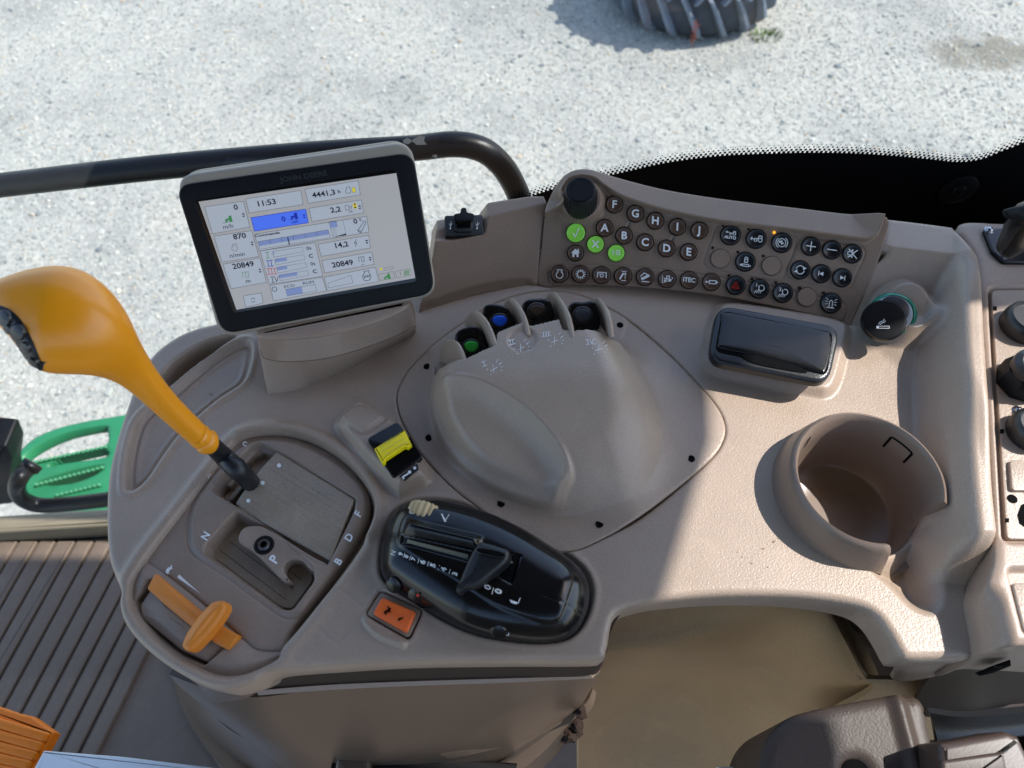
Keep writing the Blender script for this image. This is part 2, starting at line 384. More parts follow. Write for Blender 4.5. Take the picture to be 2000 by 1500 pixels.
def patch(name, m, rows, parent=None, nu=5, nv=6, thick=.004, label=None):
    "smooth surface through rows of (px,py,h over deck) control points, given thickness"
    R = np.array([[DECK.P(*c) for c in r] for r in rows])
    A = np.array([spl(r, nu, False) for r in R]); B = np.array([spl(A[:, j], nv, False) for j in range(A.shape[1])])  # cols x rows
    G = B.transpose(1, 0, 2); a, b = G.shape[:2]
    du = np.gradient(G, axis=1); dv = np.gradient(G, axis=0); N = np.cross(du, dv); N /= np.linalg.norm(N, axis=2)[..., None] + 1e-12
    if (N * (C0 - G)).sum() < 0: N = -N; flip = True
    else: flip = False
    V = np.concatenate([G.reshape(-1, 3), (G - N * thick).reshape(-1, 3)]); Fs = []; o2 = a * b
    for i in range(a - 1):
        for j in range(b - 1):
            q = [i * b + j, i * b + j + 1, (i + 1) * b + j + 1, (i + 1) * b + j]; Fs.append(q); Fs.append([x + o2 for x in q[::-1]])
    per = [(0, j) for j in range(b)] + [(i, b - 1) for i in range(1, a)] + [(a - 1, j) for j in range(b - 2, -1, -1)] + [(i, 0) for i in range(a - 2, 0, -1)]
    per = [i * b + j for i, j in per]
    for k in range(len(per)): p, q = per[k], per[(k + 1) % len(per)]; Fs.append([p, p + o2, q + o2, q])
    o = mesh(name, V, Fs, m, parent, label=label); sharp(o, 50); return o
# ------------------------------------------------------------------ flat print
class Print:
    def __init__(s, fr, h): s.fr = fr; s.h = h; s.V = []; s.F = []
    def poly(s, pts):
        P = [s.fr.P(x, y, s.h) for x, y in pts]; b = len(s.V); s.V += P
        n = np.cross(P[1] - P[0], P[2] - P[0]); f = list(range(b, b + len(P))); s.F.append(f if n.dot(s.fr.ez) > 0 else f[::-1]); return s
    def line(s, a, b, w=1.2):
        a = np.array(a, float); b = np.array(b, float); d = b - a; d /= np.linalg.norm(d) + 1e-9; n = np.array([-d[1], d[0]]) * w / 2; e = d * w * .3
        return s.poly([a - e + n, b + e + n, b + e - n, a - e - n])
    def pl(s, pts, w=1.2, closed=False):
        for a, b in zip(pts, list(pts[1:]) + ([pts[0]] if closed else [])): s.line(a, b, w)
        return s
    def arc(s, c, r, a0=0, a1=360, w=1.2, n=14, ry=None):
        q = [(c[0] + r * math.cos(math.radians(a0 + (a1 - a0) * k / n)), c[1] + (ry or r) * math.sin(math.radians(a0 + (a1 - a0) * k / n))) for k in range(n + 1)]
        return s.pl(q, w)
    def disc(s, c, r, n=14, ry=None): return s.poly([(c[0] + r * math.cos(2 * PI * k / n), c[1] + (ry or r) * math.sin(2 * PI * k / n)) for k in range(n)])
    def text(s, t, c, size, xd=(1, 0), yd=(0, -1), bold=.0, al='CENTER', sx=1):
        cu = D.curves.new('t', 'FONT'); cu.body = t; cu.size = 1; cu.align_x = al; cu.align_y = 'CENTER'; cu.resolution_u = 3; cu.offset = bold
        o = D.objects.new('t', cu); COL.objects.link(o); bpy.context.view_layer.update()
        me = o.evaluated_get(bpy.context.evaluated_depsgraph_get()).to_mesh()
        b = len(s.V); xd = np.array(xd) * size * sx; yd = np.array(yd) * size
        for v in me.vertices:
            p = np.array(c) + xd * v.co.x + yd * v.co.y; s.V.append(s.fr.P(p[0], p[1], s.h))
        for f in me.polygons: s.F.append([b + i for i in f.vertices])
        D.objects.remove(o); D.curves.remove(cu); return s
    def build(s, name, m, parent=None, label=None):
        if not s.V: return None
        return mesh(name, s.V, s.F, m, parent, smooth=False, label=label)

class PxFrame:
    ez = np.array([0, 0, 1.])
    def P(s, x, y, h=0): return np.array([x, -y, 0.])
class HPrint(Print):
    "print laid on a height field of the deck frame"
    def __init__(s, hfun, lift=.0004): super().__init__(PxFrame(), 0); s.hfun = hfun; s.lift = lift
    def build(s, name, m, parent=None, label=None):
        V = np.array(s.V); px, py = V[:, 0], -V[:, 1]; r = RGT[None] * ((px - 1000) / F)[:, None] + UPV[None] * ((750 - py) / F)[:, None] + FWD[None]
        h = np.zeros(len(px)); done = np.zeros(len(px), bool)
        for k in np.arange(.056, -.004, -.0006):
            t = (Z0 + k - CZ) / r[:, 2]; q = C0 + r * t[:, None]; hn = s.hfun(q[:, 0][None], q[:, 1][None])[0]; hit = (hn >= k) & ~done; h[hit] = (hn[hit] + k) / 2 if False else k + .0003; done |= hit
        t = (Z0 + h + s.lift - CZ) / r[:, 2]; q = C0 + r * t[:, None]
        return mesh(name, q, s.F, m, parent, smooth=False, label=label)

# =================================================================== OUTSIDE
def add_ground():
    s = 60; o = mesh('ground', [(-s, -s, 0), (s, -s, 0), (s, s, 0), (-s, s, 0)], [[0, 1, 2, 3]], M['ground'], smooth=False)
    tag(o, 'pale grey gravel yard', None, None, 'structure')
    # loose stones, one object
    N = 92000
    y = np.random.uniform(.75, 5.6, N * 2); x = np.random.uniform(-4.3, 4.3, N * 2); k = np.abs(x) < 1.0 + .68 * y
    x = x[k][:N]; y = y[k][:N]; N = len(x)
    t = (1 + 5 ** .5) / 2
    iv = np.array([(-1, t, 0), (1, t, 0), (-1, -t, 0), (1, -t, 0), (0, -1, t), (0, 1, t), (0, -1, -t), (0, 1, -t), (t, 0, -1), (t, 0, 1), (-t, 0, -1), (-t, 0, 1)]) / 1.9
    fa = np.array([(0, 11, 5), (0, 5, 1), (0, 1, 7), (0, 7, 10), (0, 10, 11), (1, 5, 9), (5, 11, 4), (11, 10, 2), (10, 7, 6), (7, 1, 8), (3, 9, 4), (3, 4, 2), (3, 2, 6), (3, 6, 8), (3, 8, 9), (4, 9, 5), (2, 4, 11), (6, 2, 10), (8, 6, 7), (9, 8, 1)])
    r = .0034 + .0052 * np.random.rand(N) ** 2.4 + (np.random.rand(N) < .015) * np.random.uniform(.004, .011, N)
    sc = np.random.uniform(.65, 1.35, (N, 3)); sc[:, 2] *= .5
    j = np.random.uniform(.75, 1.25, (N, 12, 1)); V = iv[None] * j * sc[:, None, :] * r[:, None, None]
    a = np.random.rand(N) * 2 * PI; c, s_ = np.cos(a)[:, None], np.sin(a)[:, None]
    tl = np.random.uniform(-.5, .5, (N, 1))
    vx, vy, vz = V[..., 0], V[..., 1], V[..., 2]; vx, vz = vx * np.cos(tl) - vz * np.sin(tl), vx * np.sin(tl) + vz * np.cos(tl)
    V = np.stack([c * vx - s_ * vy + x[:, None], s_ * vx + c * vy + y[:, None], vz + (r * .15)[:, None]], 2).reshape(-1, 3)
    Fa = (fa[None] + (np.arange(N) * 12)[:, None, None]).reshape(-1, 3)
    o = mesh_np('gravel', V, Fa, M['stones'], smooth=False); tag(o, 'loose pale gravel stones covering the yard', 'gravel', None, 'stuff')
    tone = np.repeat(np.random.rand(N).astype(np.float32), 12); at = o.data.attributes.new('tone', 'FLOAT', 'POINT'); at.data.foreach_set('value', tone)
add_ground()

GR0 = Frame((0, 0, 0), (1, 0, 0), (0, 0, 1))
def add_tyre():
    # a tractor tyre lying flat: its near side reaches into the top of the picture
    R, HW = .50, .24
    q = GR0.P(1385, 92); c = np.array([q[0] - .045, q[1] + R, HW + .005]); ax = np.array([0, 0, 1.])
    t = thing('tractor_tyre', 'worn black tractor tyre with chevron lugs lying flat on the gravel', 'tyre', (c[0], c[1], 0))
    def pt(u, r, th): return c + ax * u + r * np.array([math.cos(th), math.sin(th), 0])
    prof = [(-.16, .26), (-.215, .31), (-.235, .37), (-.225, .42), (-.20, .445), (-.1, .455), (0, .458), (.1, .455), (.20, .445), (.225, .42), (.235, .37), (.215, .31), (.16, .26)]
    V = []; Fs = []; n = 72; m = len(prof)
    for k in range(n):
        for (u, r) in prof: V.append(pt(u, r, 2 * PI * k / n))
    for k in range(n):
        for i in range(m): q_ = (k + 1) % n; j = (i + 1) % m; Fs.append([k * m + i, k * m + j, q_ * m + j, q_ * m + i])
    mesh('carcass', V, Fs, M['tyre'], t)
    def lug(side, th0):
        V = []; Fs = []; n = 9
        for i in range(n + 1):
            s_ = i / n; u = side * (-.012 + .245 * s_); th = th0 + .30 * s_ ** .9; w_ = .020 + .014 * s_; dn = max(0, s_ - .78) / .22
            rb = .452 - .07 * dn; rt = R - .055 * dn ** 1.5
            for (dw, r) in ((-1.5, rb), (-.85, rt - .002), (.85, rt), (1.5, rb)): V.append(pt(u, r, th + dw * w_))
        for i in range(n):
            for k in range(3): Fs.append([i * 4 + k, i * 4 + k + 1, i * 4 + k + 5, i * 4 + k + 4])
        Fs.append([0, 1, 2, 3]); Fs.append([n * 4 + 3, n * 4 + 2, n * 4 + 1, n * 4])
        return V, Fs
    L = 20
    for i in range(L):
        for s_ in (-1, 1):
            V, Fs = lug(s_, 2 * PI * (i + (.5 if s_ > 0 else 0)) / L); o = mesh('lug', V, Fs, M['lug'], t); sharp(o, 40)
add_tyre()
# tuft of grass and a red weed at the tyre
GR = Frame((0, 0, 0), (1, 0, 0), (0, 0, 1))
def tuft(name, label, cat, px, py, n, m, h, spread):
    c = GR.P(px, py); V = []; Fs = []
    for i in range(n):
        a = random.random() * 2 * PI; r = random.random() ** .5 * spread; b = c + np.array([r * math.cos(a) * 1.6, r * math.sin(a), 0]); l = h * random.uniform(.4, 1); d = np.array([math.cos(a), math.sin(a), 0]) * l * random.uniform(.1, .7)
        w_ = np.array([-math.sin(a), math.cos(a), 0]) * .004; k = len(V)
        V += [b - w_, b + w_, b + d * .4 + w_ * .8 + (0, 0, l * .6), b + d * .4 - w_ * .8 + (0, 0, l * .6), b + d + (0, 0, l)]; Fs += [[k, k + 1, k + 2, k + 3], [k + 3, k + 2, k + 4]]
    o = mesh(name, V, Fs, m, smooth=False); tag(o, label, cat, None, 'stuff'); return o
tuft('grass_tuft', 'sparse green grass growing at the right foot of the tractor tyre', 'grass', 1496, 74, 70, M['grass'], .04, .06)
wd = thing('dry_weed', 'thin reddish dry weed standing before the tractor tyre', 'weed', GR.P(1352, 80))
b = GR.P(1350, 92)
tube('stem', M['weed'], [b, b + (.004, .0, .08), b + (.0, .01, .16)], .002, wd, 6)
for k in range(9):
    z = .03 + .013 * k; q = b + (.003, .003, z); s_ = 1 if k % 2 else -1
    mesh('leaf', [q, q + (s_ * .012, 0, .006), q + (s_ * .022, .002, .016), q + (s_ * .008, 0, .014)], [[0, 1, 2, 3]], M['weed'], wd)

# ------------------------------------------------------------------ cab: glass, frit, rails, steps
YG = .515
GL = Frame((0, YG, 1.2), (1, 0, 0), (0, -1, 0))   # window plane, facing into the cab
g = thing('side_window', 'clear side window with a black dotted ceramic border along its lower rear edge', 'window', (0, YG, 1.3))
def wp(px, py): return GL.P(px, py)
mesh('pane', [(-1.6, YG + .004, 1.28), (1.15, YG + .004, 1.28), (1.15, YG + .004, 2.95), (-1.6, YG + .004, 2.95)], [[0, 1, 2, 3]], M['glass'], g, smooth=False)
edge_px = [(990, 402), (1058, 376), (1110, 362), (1175, 345), (1215, 337), (1300, 318), (1400, 305), (1500, 300), (1600, 298), (1700, 301), (1800, 309), (1870, 316), (1915, 311), (1955, 296), (2010, 272), (2150, 190), (2300, 90), (2600, -140), (3100, -560)]
E1 = spl([GL.uv(x, y) for x, y in edge_px], 10, False)
low = GL.uv(1000, 620)[1]
V = []; Fs = []
for k, (u, v) in enumerate(E1): V += [GL.W(u, v, 0), GL.W(u, GL.uv(0, 760)[1], 0)]
for k in range(len(E1) - 1): Fs.append([2 * k, 2 * k + 1, 2 * k + 3, 2 * k + 2])
mesh('frit_band', V, Fs, M['frit'], g, smooth=False)
V = []; Fs = []
cum = np.concatenate([[0], np.cumsum(np.linalg.norm(np.diff(E1, axis=0), axis=1))])
for row, (off, size) in enumerate(((.0010, .0024), (.0034, .0021), (.0060, .0014), (.0086, .0008))):
    s_ = (row % 2) * .0018
    while s_ < cum[-1]:
        u = np.interp(s_, cum, E1[:, 0]); v = np.interp(s_, cum, E1[:, 1]); du = np.interp(s_ + .002, cum, E1[:, 0]) - u; dv = np.interp(s_ + .002, cum, E1[:, 1]) - v
        l = math.hypot(du, dv) + 1e-9; du, dv = du / l, dv / l; nx, ny = -dv, du
        if ny > 0 and False: pass
        if GL.W(nx, ny)[2] < GL.W(0, 0)[2]: nx, ny = -nx, -ny
        c = (u + nx * off, v + ny * off); h = size / 2; k = len(V)
        for a, b_ in ((-h, -h), (h, -h), (h, h), (-h, h)): V.append(GL.W(c[0] + a * du + b_ * nx, c[1] + a * dv + b_ * ny, .0002))
        Fs.append([k, k + 1, k + 2, k + 3]); s_ += .0040
tag(mesh('frit_dots', V, Fs, M['frit'], g, smooth=False), kind='stuff')
# black body panel and fender outside behind the frit, with the round fixing seen through it
fd = thing('window_fixing', 'round black window fixing disc on the dark border at upper right', 'fixing', GL.P(1873, 385, .003))
FXC = GL.uv(1873, 372, .002)
lathe('disc', M['frit2'], GL, FXC, [(.016, .0005), (.016, .002), (.0150, .0025), (.006, .0026), (.0055, .004), (.003, .005), (0, .005)], fd)
# interior hand rail outside of glass
def atY(px, py, y):
    r = ray(px, py); t = y / r[1]; return C0 + r * t
YR = .60
hr = thing('hand_rail', 'long black tubular hand rail bending down outside the window', 'hand rail', atY(600, 330, YR))
pts = [atY(-700, 434, YR - .0), atY(-300, 396, YR), atY(0, 362, YR), atY(300, 328, YR), atY(600, 302, YR), atY(800, 290, YR), atY(880, 282, YR), atY(930, 288, YR), atY(965, 308, YR), atY(995, 345, YR), atY(1020, 400, YR), atY(1040, 470, YR)]
tube('tube', M['rail'], pts, .0125, hr, 20)
for (px, py, s_) in ((796, 268, .006), (820, 266, .009), (850, 296, .004)):
    q = atY(px, py + 8, YR - .0125)
    V = [q + (random.uniform(.4, 1) * s_ * math.cos(a), -.0006, random.uniform(.3, .8) * s_ * math.sin(a)) for a in np.linspace(0, 2 * PI, 9)[:-1]]
    mesh('paint_chip', V, [list(range(8))], M['chip'], hr, smooth=False)
# lower rail
YL = .58
lr = thing('step_rail', 'short black bent tube beside the green steps', 'hand rail', atY(120, 975, YL))
pts = [atY(62, 912, YL + .03), atY(50, 920, YL + .02), atY(38, 935, YL), atY(33, 955, YL), atY(45, 975, YL), atY(80, 987, YL), atY(140, 984, YL), atY(240, 972, YL), atY(420, 950, YL)]
tube('tube', M['rail'], pts, .0145, lr, 18)
tube('end_collar', M['rail'], [pts[0] + (.004, .006, .004), pts[0] * .5 + pts[1] * .5], .0175, lr, 18, smooth=1)
# black corner block left
tb = thing('rubber_block', 'dark weathered rubber block at the left edge below the steps', 'rubber block', atY(10, 930, .62))
def depth_loft(name, m, st, parent, n=28, dn=3, label=None, cap=True, sm=0):
    "solid body whose silhouette runs through pairs of points at a given distance: (ax,ay,bx,by,depth,thickness ratio)"
    S_ = spl(np.array(st, float), dn, False); V = []; Fs = []
    cen = np.array([(at_depth(s[0], s[1], s[4]) + at_depth(s[2], s[3], s[4])) / 2 for s in S_])
    for i, s in enumerate(S_):
        A = at_depth(s[0], s[1], s[4]); B = at_depth(s[2], s[3], s[4]); e1 = (A - B) / 2; t = cen[min(i + 1, len(cen) - 1)] - cen[max(i - 1, 0)]
        e2 = np.cross(t, e1); e2 = e2 / (np.linalg.norm(e2) + 1e-12) * np.linalg.norm(e1) * s[5]
        for k in range(n): th = 2 * PI * k / n; V.append(cen[i] + e1 * math.cos(th) + e2 * math.sin(th))
    if sm:
        G = np.array(V).reshape(len(S_), n, 3)
        for _ in range(sm): G[1:-1] = .5 * G[1:-1] + .25 * (G[:-2] + G[2:])
        V = list(G.reshape(-1, 3))
    for i in range(len(S_) - 1):
        for k in range(n): j = (k + 1) % n; Fs.append([i * n + k, i * n + j, (i + 1) * n + j, (i + 1) * n + k])
    if cap: Fs.append(list(range(n))[::-1]); Fs.append([(len(S_) - 1) * n + k for k in range(n)])
    return mesh(name, V, Fs, m, parent, label=label), np.array(V), Fs
BK = Frame((0, .64, 1.2), (1, 0, 0), (0, -1, 0)); slab('block', M['frit2'], BK, rrect(BK.L([(-60, 868), (12, 874), (24, 900), (20, 940), (27, 984), (-60, 994)]), .12, 4), -.06, .0, .006, tb)

# green steps (horizontal plane below the cab floor)
SP = Frame((0, 0, 1.02), (1, 0, 0), (0, 0, 1))
st = thing('access_step', 'green painted steel step with serrated treads outside the cab', 'step', SP.P(130, 890))
outer = SP.L(spl([(330, 800), (300, 803), (235, 812), (150, 827), (90, 845), (50, 870), (28, 905), (26, 940), (60, 975), (150, 1010), (330, 990)], 8))
inn1 = SP.L(spl([(203, 832), (130, 846), (75, 870), (45, 893), (60, 901), (110, 896), (170, 882), (208, 868), (211, 845)], 6))
inn2 = SP.L(spl([(204, 878), (150, 887), (110, 900), (90, 912), (130, 905), (205, 893)], 5))
inn3 = SP.L(spl([(200, 908), (140, 920), (90, 935), (70, 945), (110, 948), (150, 942), (190, 925)], 5))
hf('tread_plate', M['stepg'], SP, outer, lambda X, Y, s: np.zeros_like(X), .004, st, holes=(inn1, inn2, inn3), skirt=((0, -.03),))
def serr(a, b, h0, hh, n):
    A = SP.P(*a); B = SP.P(*b); V = []; Fs = []
    for i in range(n + 1):
        p = A + (B - A) * i / n; z = .006 * (i % 2); V += [p + (0, 0, h0 + z), p + (0, 0, h0 - hh), p + (0, -.006, h0 + z), p + (0, -.006, h0 - hh)]
    for i in range(n):
        k = i * 4; Fs += [[k, k + 1, k + 5, k + 4], [k + 2, k + 6, k + 7, k + 3], [k, k + 4, k + 6, k + 2]]
    mesh('serrated_bar', V, Fs, M['stepg'], st, smooth=False)
serr((60, 905), (212, 872), .004, .03, 34); serr((70, 948), (206, 912), .004, .03, 30); serr((110, 968), (200, 946), .004, .03, 20)
# sill and floor
SLz = 1.335
SL = Frame((0, 0, SLz), (1, 0, 0), (0, 0, 1))
o = slab('door_sill', M['sill'], SL, rrect(SL.L([(-60, 1010), (330, 985), (330, 1018), (-60, 1043)]), .15), -.06, 0, .006)
tag(o, 'beige sill strip under the window beside the floor mat', 'sill')
FL = Frame((0, 0, 1.30), (1, 0, 0), (0, 0, 1))
o = mesh('cab_floor', [FL.W(-1.0, -.9, -.012), FL.W(.75, -.9, -.012), FL.W(.75, YG - .02, -.012), FL.W(-1.0, YG - .02, -.012)], [[0, 1, 2, 3]], M['dark'], smooth=False)
tag(o, 'dark cab floor under the mat', None, None, 'structure')
fm = thing('floor_mat', 'brown rubber floor mat with long raised ribs', 'mat', FL.P(150, 1250))
q = SL.P(0, 1043)[1] - .004
mesh('base_sheet', [(-1.0, -.9, 1.2905), (.3, -.9, 1.2905), (.3, q, 1.2905), (-1.0, q, 1.2905)], [[0, 1, 2, 3]], M['mat'], fm, smooth=False)
# rib edges measured along two lines of the photograph
topx = [-215, -180, -145, -108, -72, -36, -2, 36, 75, 110, 148, 184, 221, 257, 292, 327, 362, 397]
for i in range(len(topx) - 1):
    a0 = topx[i]; a1 = topx[i + 1]
    def along(x0, y):  # line runs down-left: slope
        k = (x0 - 75) / 360; return x0 - (.575 - .09 * k) * (y - 1055)
    yt = 1056; yb = 1640
    for k_ in range(1056, 1640, 6):
        bx = 338 + max(0, k_ - 1320) * .52
        if along(a1, k_) > bx + (0 if k_ > 1320 else 60): yt = k_ + 6
    if yt > 1540: continue
    ca = [(along(a0, yt) + 2.5, yt), (along(a1, yt) - 2.5, yt), (along(a1, yb) - 3.5, yb), (along(a0, yb) + 3.5, yb)]
    slab('mat_rib', M['mat'], FL, rrect(FL.L(ca), .12, 3), -.009, 0, .003, fm)
# outline of mat at the pedestal foot
patch('mat_border', M['mat'], [[(300, 1230, -.735), (345, 1330, -.735), (375, 1420, -.735), (430, 1500, -.735), (480, 1600, -.735)], [(330, 1230, -.725), (372, 1330, -.725), (402, 1415, -.725), (470, 1500, -.725), (540, 1600, -.725)], [(420, 1230, -.735), (440, 1320, -.735), (480, 1400, -.735), (560, 1490, -.735), (640, 1600, -.735)]], fm)
# ------------------------------------------------------------------ roof and rear pillar of the cab (above the picture)
ZR = Z0 + .92
def to_roof(px, py, z=None):
    p = DECK.P(px, py); z = ZR if z is None else z; k = (z - p[2]) / sdir.z; return (p[0] + sdir.x * k, p[1] + sdir.y * k)
edge = [to_roof(1335, 560), to_roof(1385, 740), to_roof(1388, 860), to_roof(1350, 985), to_roof(1292, 1180), to_roof(1280, 1290), to_roof(1560, 1345), to_roof(1745, 1365), to_roof(1780, 1480)]  # unseen roof edge, traced up the sun's path from the wanted shadow line
rp = [(-.85, -1.2), (edge[-1][0], -1.2)] + edge[::-1] + [(edge[0][0], YG + .17), (-.85, YG + .17)]
o = slab('cab_roof_blocker', M['roofl'], Frame((0, 0, ZR), (1, 0, 0), (0, 0, 1)), rp, 0, .05, .01)
tag(o, 'unseen lined cab roof, its edge cut to shape the sun patch on the console', 'roof')
yp = to_roof(1850, 628, Z0 + .55)  # unseen pillar, widened past the window to stop stray sun
o = box('cab_pillar_blocker', M['pillar'], (.80, yp[1], 1.6), (.90, YG + .25, ZR), bev=.01); tag(o, 'unseen brown rear corner pillar of the cab, widened to block the sun', 'pillar')

cw = thing('cab_door_blocker', 'unseen cab door and wall on the far side of the seat, added to block light', 'door', (0, -1.15, 1.9))  # unseen wall added to cut the light from the camera side
box('door_blocker_panel', M['pillar'], (-.85, -1.20, 1.28), (.95, -1.14, Z0 + .30), cw, bev=.01)
for x in (-.85, .0, .87): box('door_blocker_post', M['pillar'], (x, -1.20, Z0 + .30), (x + .08, -1.14, ZR), cw, bev=.01)
rw = thing('cab_trim_blocker', 'unseen lower rear cab trim behind the seat, added to block light', 'trim', (1.0, -.5, 1.7))  # unseen rear wall, added with the door to cut fill light
box('rear_blocker_panel', M['pillar'], (.93, -1.13, 1.28), (.99, -.1, Z0 - .05), rw, bev=.01)

# =================================================================== CONSOLE
MM = .001
def Lp(pts, fr=DECK, h=0, n=5): return spl(fr.L(pts, h), n)
# tilted plane of the rear panels
b0 = DECK.P(1055, 560); b1 = DECK.P(1660, 635); dv_ = b1 - b0; dv_ /= np.linalg.norm(dv_); nv_ = np.array([-dv_[1], dv_[0], 0])
TILT = math.radians(35); TT = math.tan(TILT)
PAN = Frame(b0 + (0, 0, .001), dv_, nv_ * -math.sin(TILT) + np.array([0, 0, math.cos(TILT)]))
def hpan(X, Y): return TT * ((X - b0[0]) * nv_[0] + (Y - b0[1]) * nv_[1])
deck_px = [(208, 1010), (212, 930), (228, 858), (252, 785), (270, 735), (303, 688), (345, 657), (385, 640), (425, 630), (470, 612), (540, 590), (640, 575), (740, 560), (830, 540),
           (940, 505), (1055, 485), (1250, 500), (1450, 510), (1640, 535), (1700, 545), (1716, 500, .034), (1735, 428, .0375), (1735, 425, .0375), (1739, 425, .0375), (1800, 432, .0375), (1858, 440, .0375), (1864, 444, .0375), (1880, 468, .0375), (1900, 500, .0375), (1904, 512, .036), (1908, 560, .034), (1914, 680, .034), (1922, 820, .033), (1930, 950, .032), (1938, 1060, .030), (1938, 1100, .026), (1925, 1132, .016),
           (1896, 1134), (1896, 1160), (1900, 1200), (1906, 1262), (1900, 1278), (1860, 1280), (1780, 1282), (1762, 1272), (1745, 1242), (1720, 1205), (1690, 1183), (1640, 1170), (1560, 1160), (1480, 1157), (1400, 1158), (1330, 1163), (1270, 1170), (1215, 1186), (1195, 1205), (1187, 1235), (1180, 1270), (1160, 1283),
           (1000, 1284), (800, 1287), (640, 1296), (560, 1302), (520, 1310), (490, 1330), (440, 1342), (390, 1330), (330, 1296), (280, 1256), (247, 1215), (236, 1180), (238, 1150), (224, 1120), (212, 1080)]
deck_o = spl(DECK.L(deck_px), 4)
leaf = Lp([(242, 945), (246, 890), (262, 830), (285, 800), (330, 765), (380, 722), (430, 685), (474, 664), (492, 672), (490, 712), (474, 748), (430, 778), (385, 815), (350, 850), (320, 890), (290, 935), (265, 957), (248, 960)])
pocket = Lp([(285, 800), (296, 762), (320, 720), (355, 690), (400, 665), (450, 652), (462, 658), (430, 682), (380, 718), (330, 760), (300, 785)])
gate_rec = Lp([(262, 1118), (300, 1062), (360, 985), (425, 900), (460, 858), (500, 842), (560, 842), (620, 860), (680, 900), (722, 950), (736, 995), (718, 1050), (675, 1115), (620, 1185), (575, 1240), (555, 1262), (548, 1275), (540, 1290), (480, 1318), (420, 1322), (350, 1290), (290, 1240), (255, 1190), (250, 1150)])
lip = Lp([(455, 850), (500, 832), (560, 830), (625, 848), (690, 890), (732, 945), (745, 1000), (725, 1055), (700, 1040), (715, 990), (700, 945), (650, 905), (590, 880), (520, 872)])
podY = Lp([(688, 773), (668, 800), (652, 822), (656, 848), (700, 905), (768, 972), (790, 975), (840, 950), (846, 925), (825, 880), (780, 820), (722, 778), (705, 768)])
podYt = Lp([(695, 786), (675, 812), (668, 828), (720, 880), (775, 945), (830, 920), (826, 895), (775, 830), (722, 785)], h=.010)
blank = DECK.L(rrect([(700, 782), (750, 812), (712, 845), (662, 812)], .2), .012)
dome_o = spl(DECK.L([(776, 775), (785, 745), (812, 707), (860, 665), (905, 632), (960, 597), (1010, 578), (1060, 570), (1110, 572), (1160, 588), (1215, 618), (1260, 652), (1310, 697), (1360, 748), (1400, 795), (1416, 832), (1412, 862), (1390, 895), (1330, 948), (1250, 1010), (1170, 1055), (1120, 1075), (1085, 1076), (1050, 1068), (1000, 1040), (950, 1003), (890, 955), (830, 895), (795, 840), (780, 805)]), 4)
ash_pad = spl(DECK.L([(1362, 700), (1372, 655), (1384, 615), (1400, 594), (1440, 590), (1550, 606), (1630, 622), (1662, 645), (1655, 700), (1640, 755), (1618, 778), (1580, 776), (1480, 757), (1400, 738), (1370, 722)]), 4)
spout = spl(DECK.L([(1700, 1108), (1722, 1092), (1795, 1025), (1815, 1030), (1810, 1060), (1835, 1110), (1845, 1155), (1838, 1188), (1812, 1200), (1775, 1185), (1735, 1145), (1705, 1120)]), 4)
ridge = spl(DECK.L([(1700, 640), (1715, 610), (1760, 560), (1900, 480, .03), (1960, 700), (2000, 1150), (1918, 1140), (1898, 1110), (1885, 1045), (1870, 985), (1850, 920), (1825, 850), (1790, 780), (1750, 725), (1715, 690)]), 5)
rtop = DECK.L([(1900, 440, .037), (1908, 560, .036), (1914, 680, .036), (1922, 820, .034), (1930, 950, .033), (1939, 1062, .031), (1941, 1110, .028)])
cupc = DECK.uv(1698, 930, .024); cup_r = .0515
light_c = DECK.uv(1752, 634)
gro = spl(DECK.L([(612, 1213), (652, 1158), (664, 1152), (712, 1186), (712, 1196), (668, 1250), (656, 1256), (616, 1222)]), 3)
rock_rec = DECK.L(rrect([(712, 1200), (742, 1152), (828, 1190), (800, 1252)], .18))
rock_lip = Lp([(706, 1208), (712, 1228), (740, 1252), (785, 1270), (797, 1262), (792, 1248), (750, 1232), (722, 1210)])
module_px = [(741, 1110), (744, 1065), (756, 1022), (778, 992), (810, 978), (858, 976), (905, 985), (960, 1003), (1020, 1030), (1075, 1062), (1120, 1090), (1148, 1120), (1158, 1155), (1150, 1198), (1130, 1232), (1100, 1250), (1050, 1255), (980, 1248), (920, 1234), (870, 1212), (820, 1182), (775, 1152), (750, 1132)]
module_o = spl(DECK.L(module_px), 4)
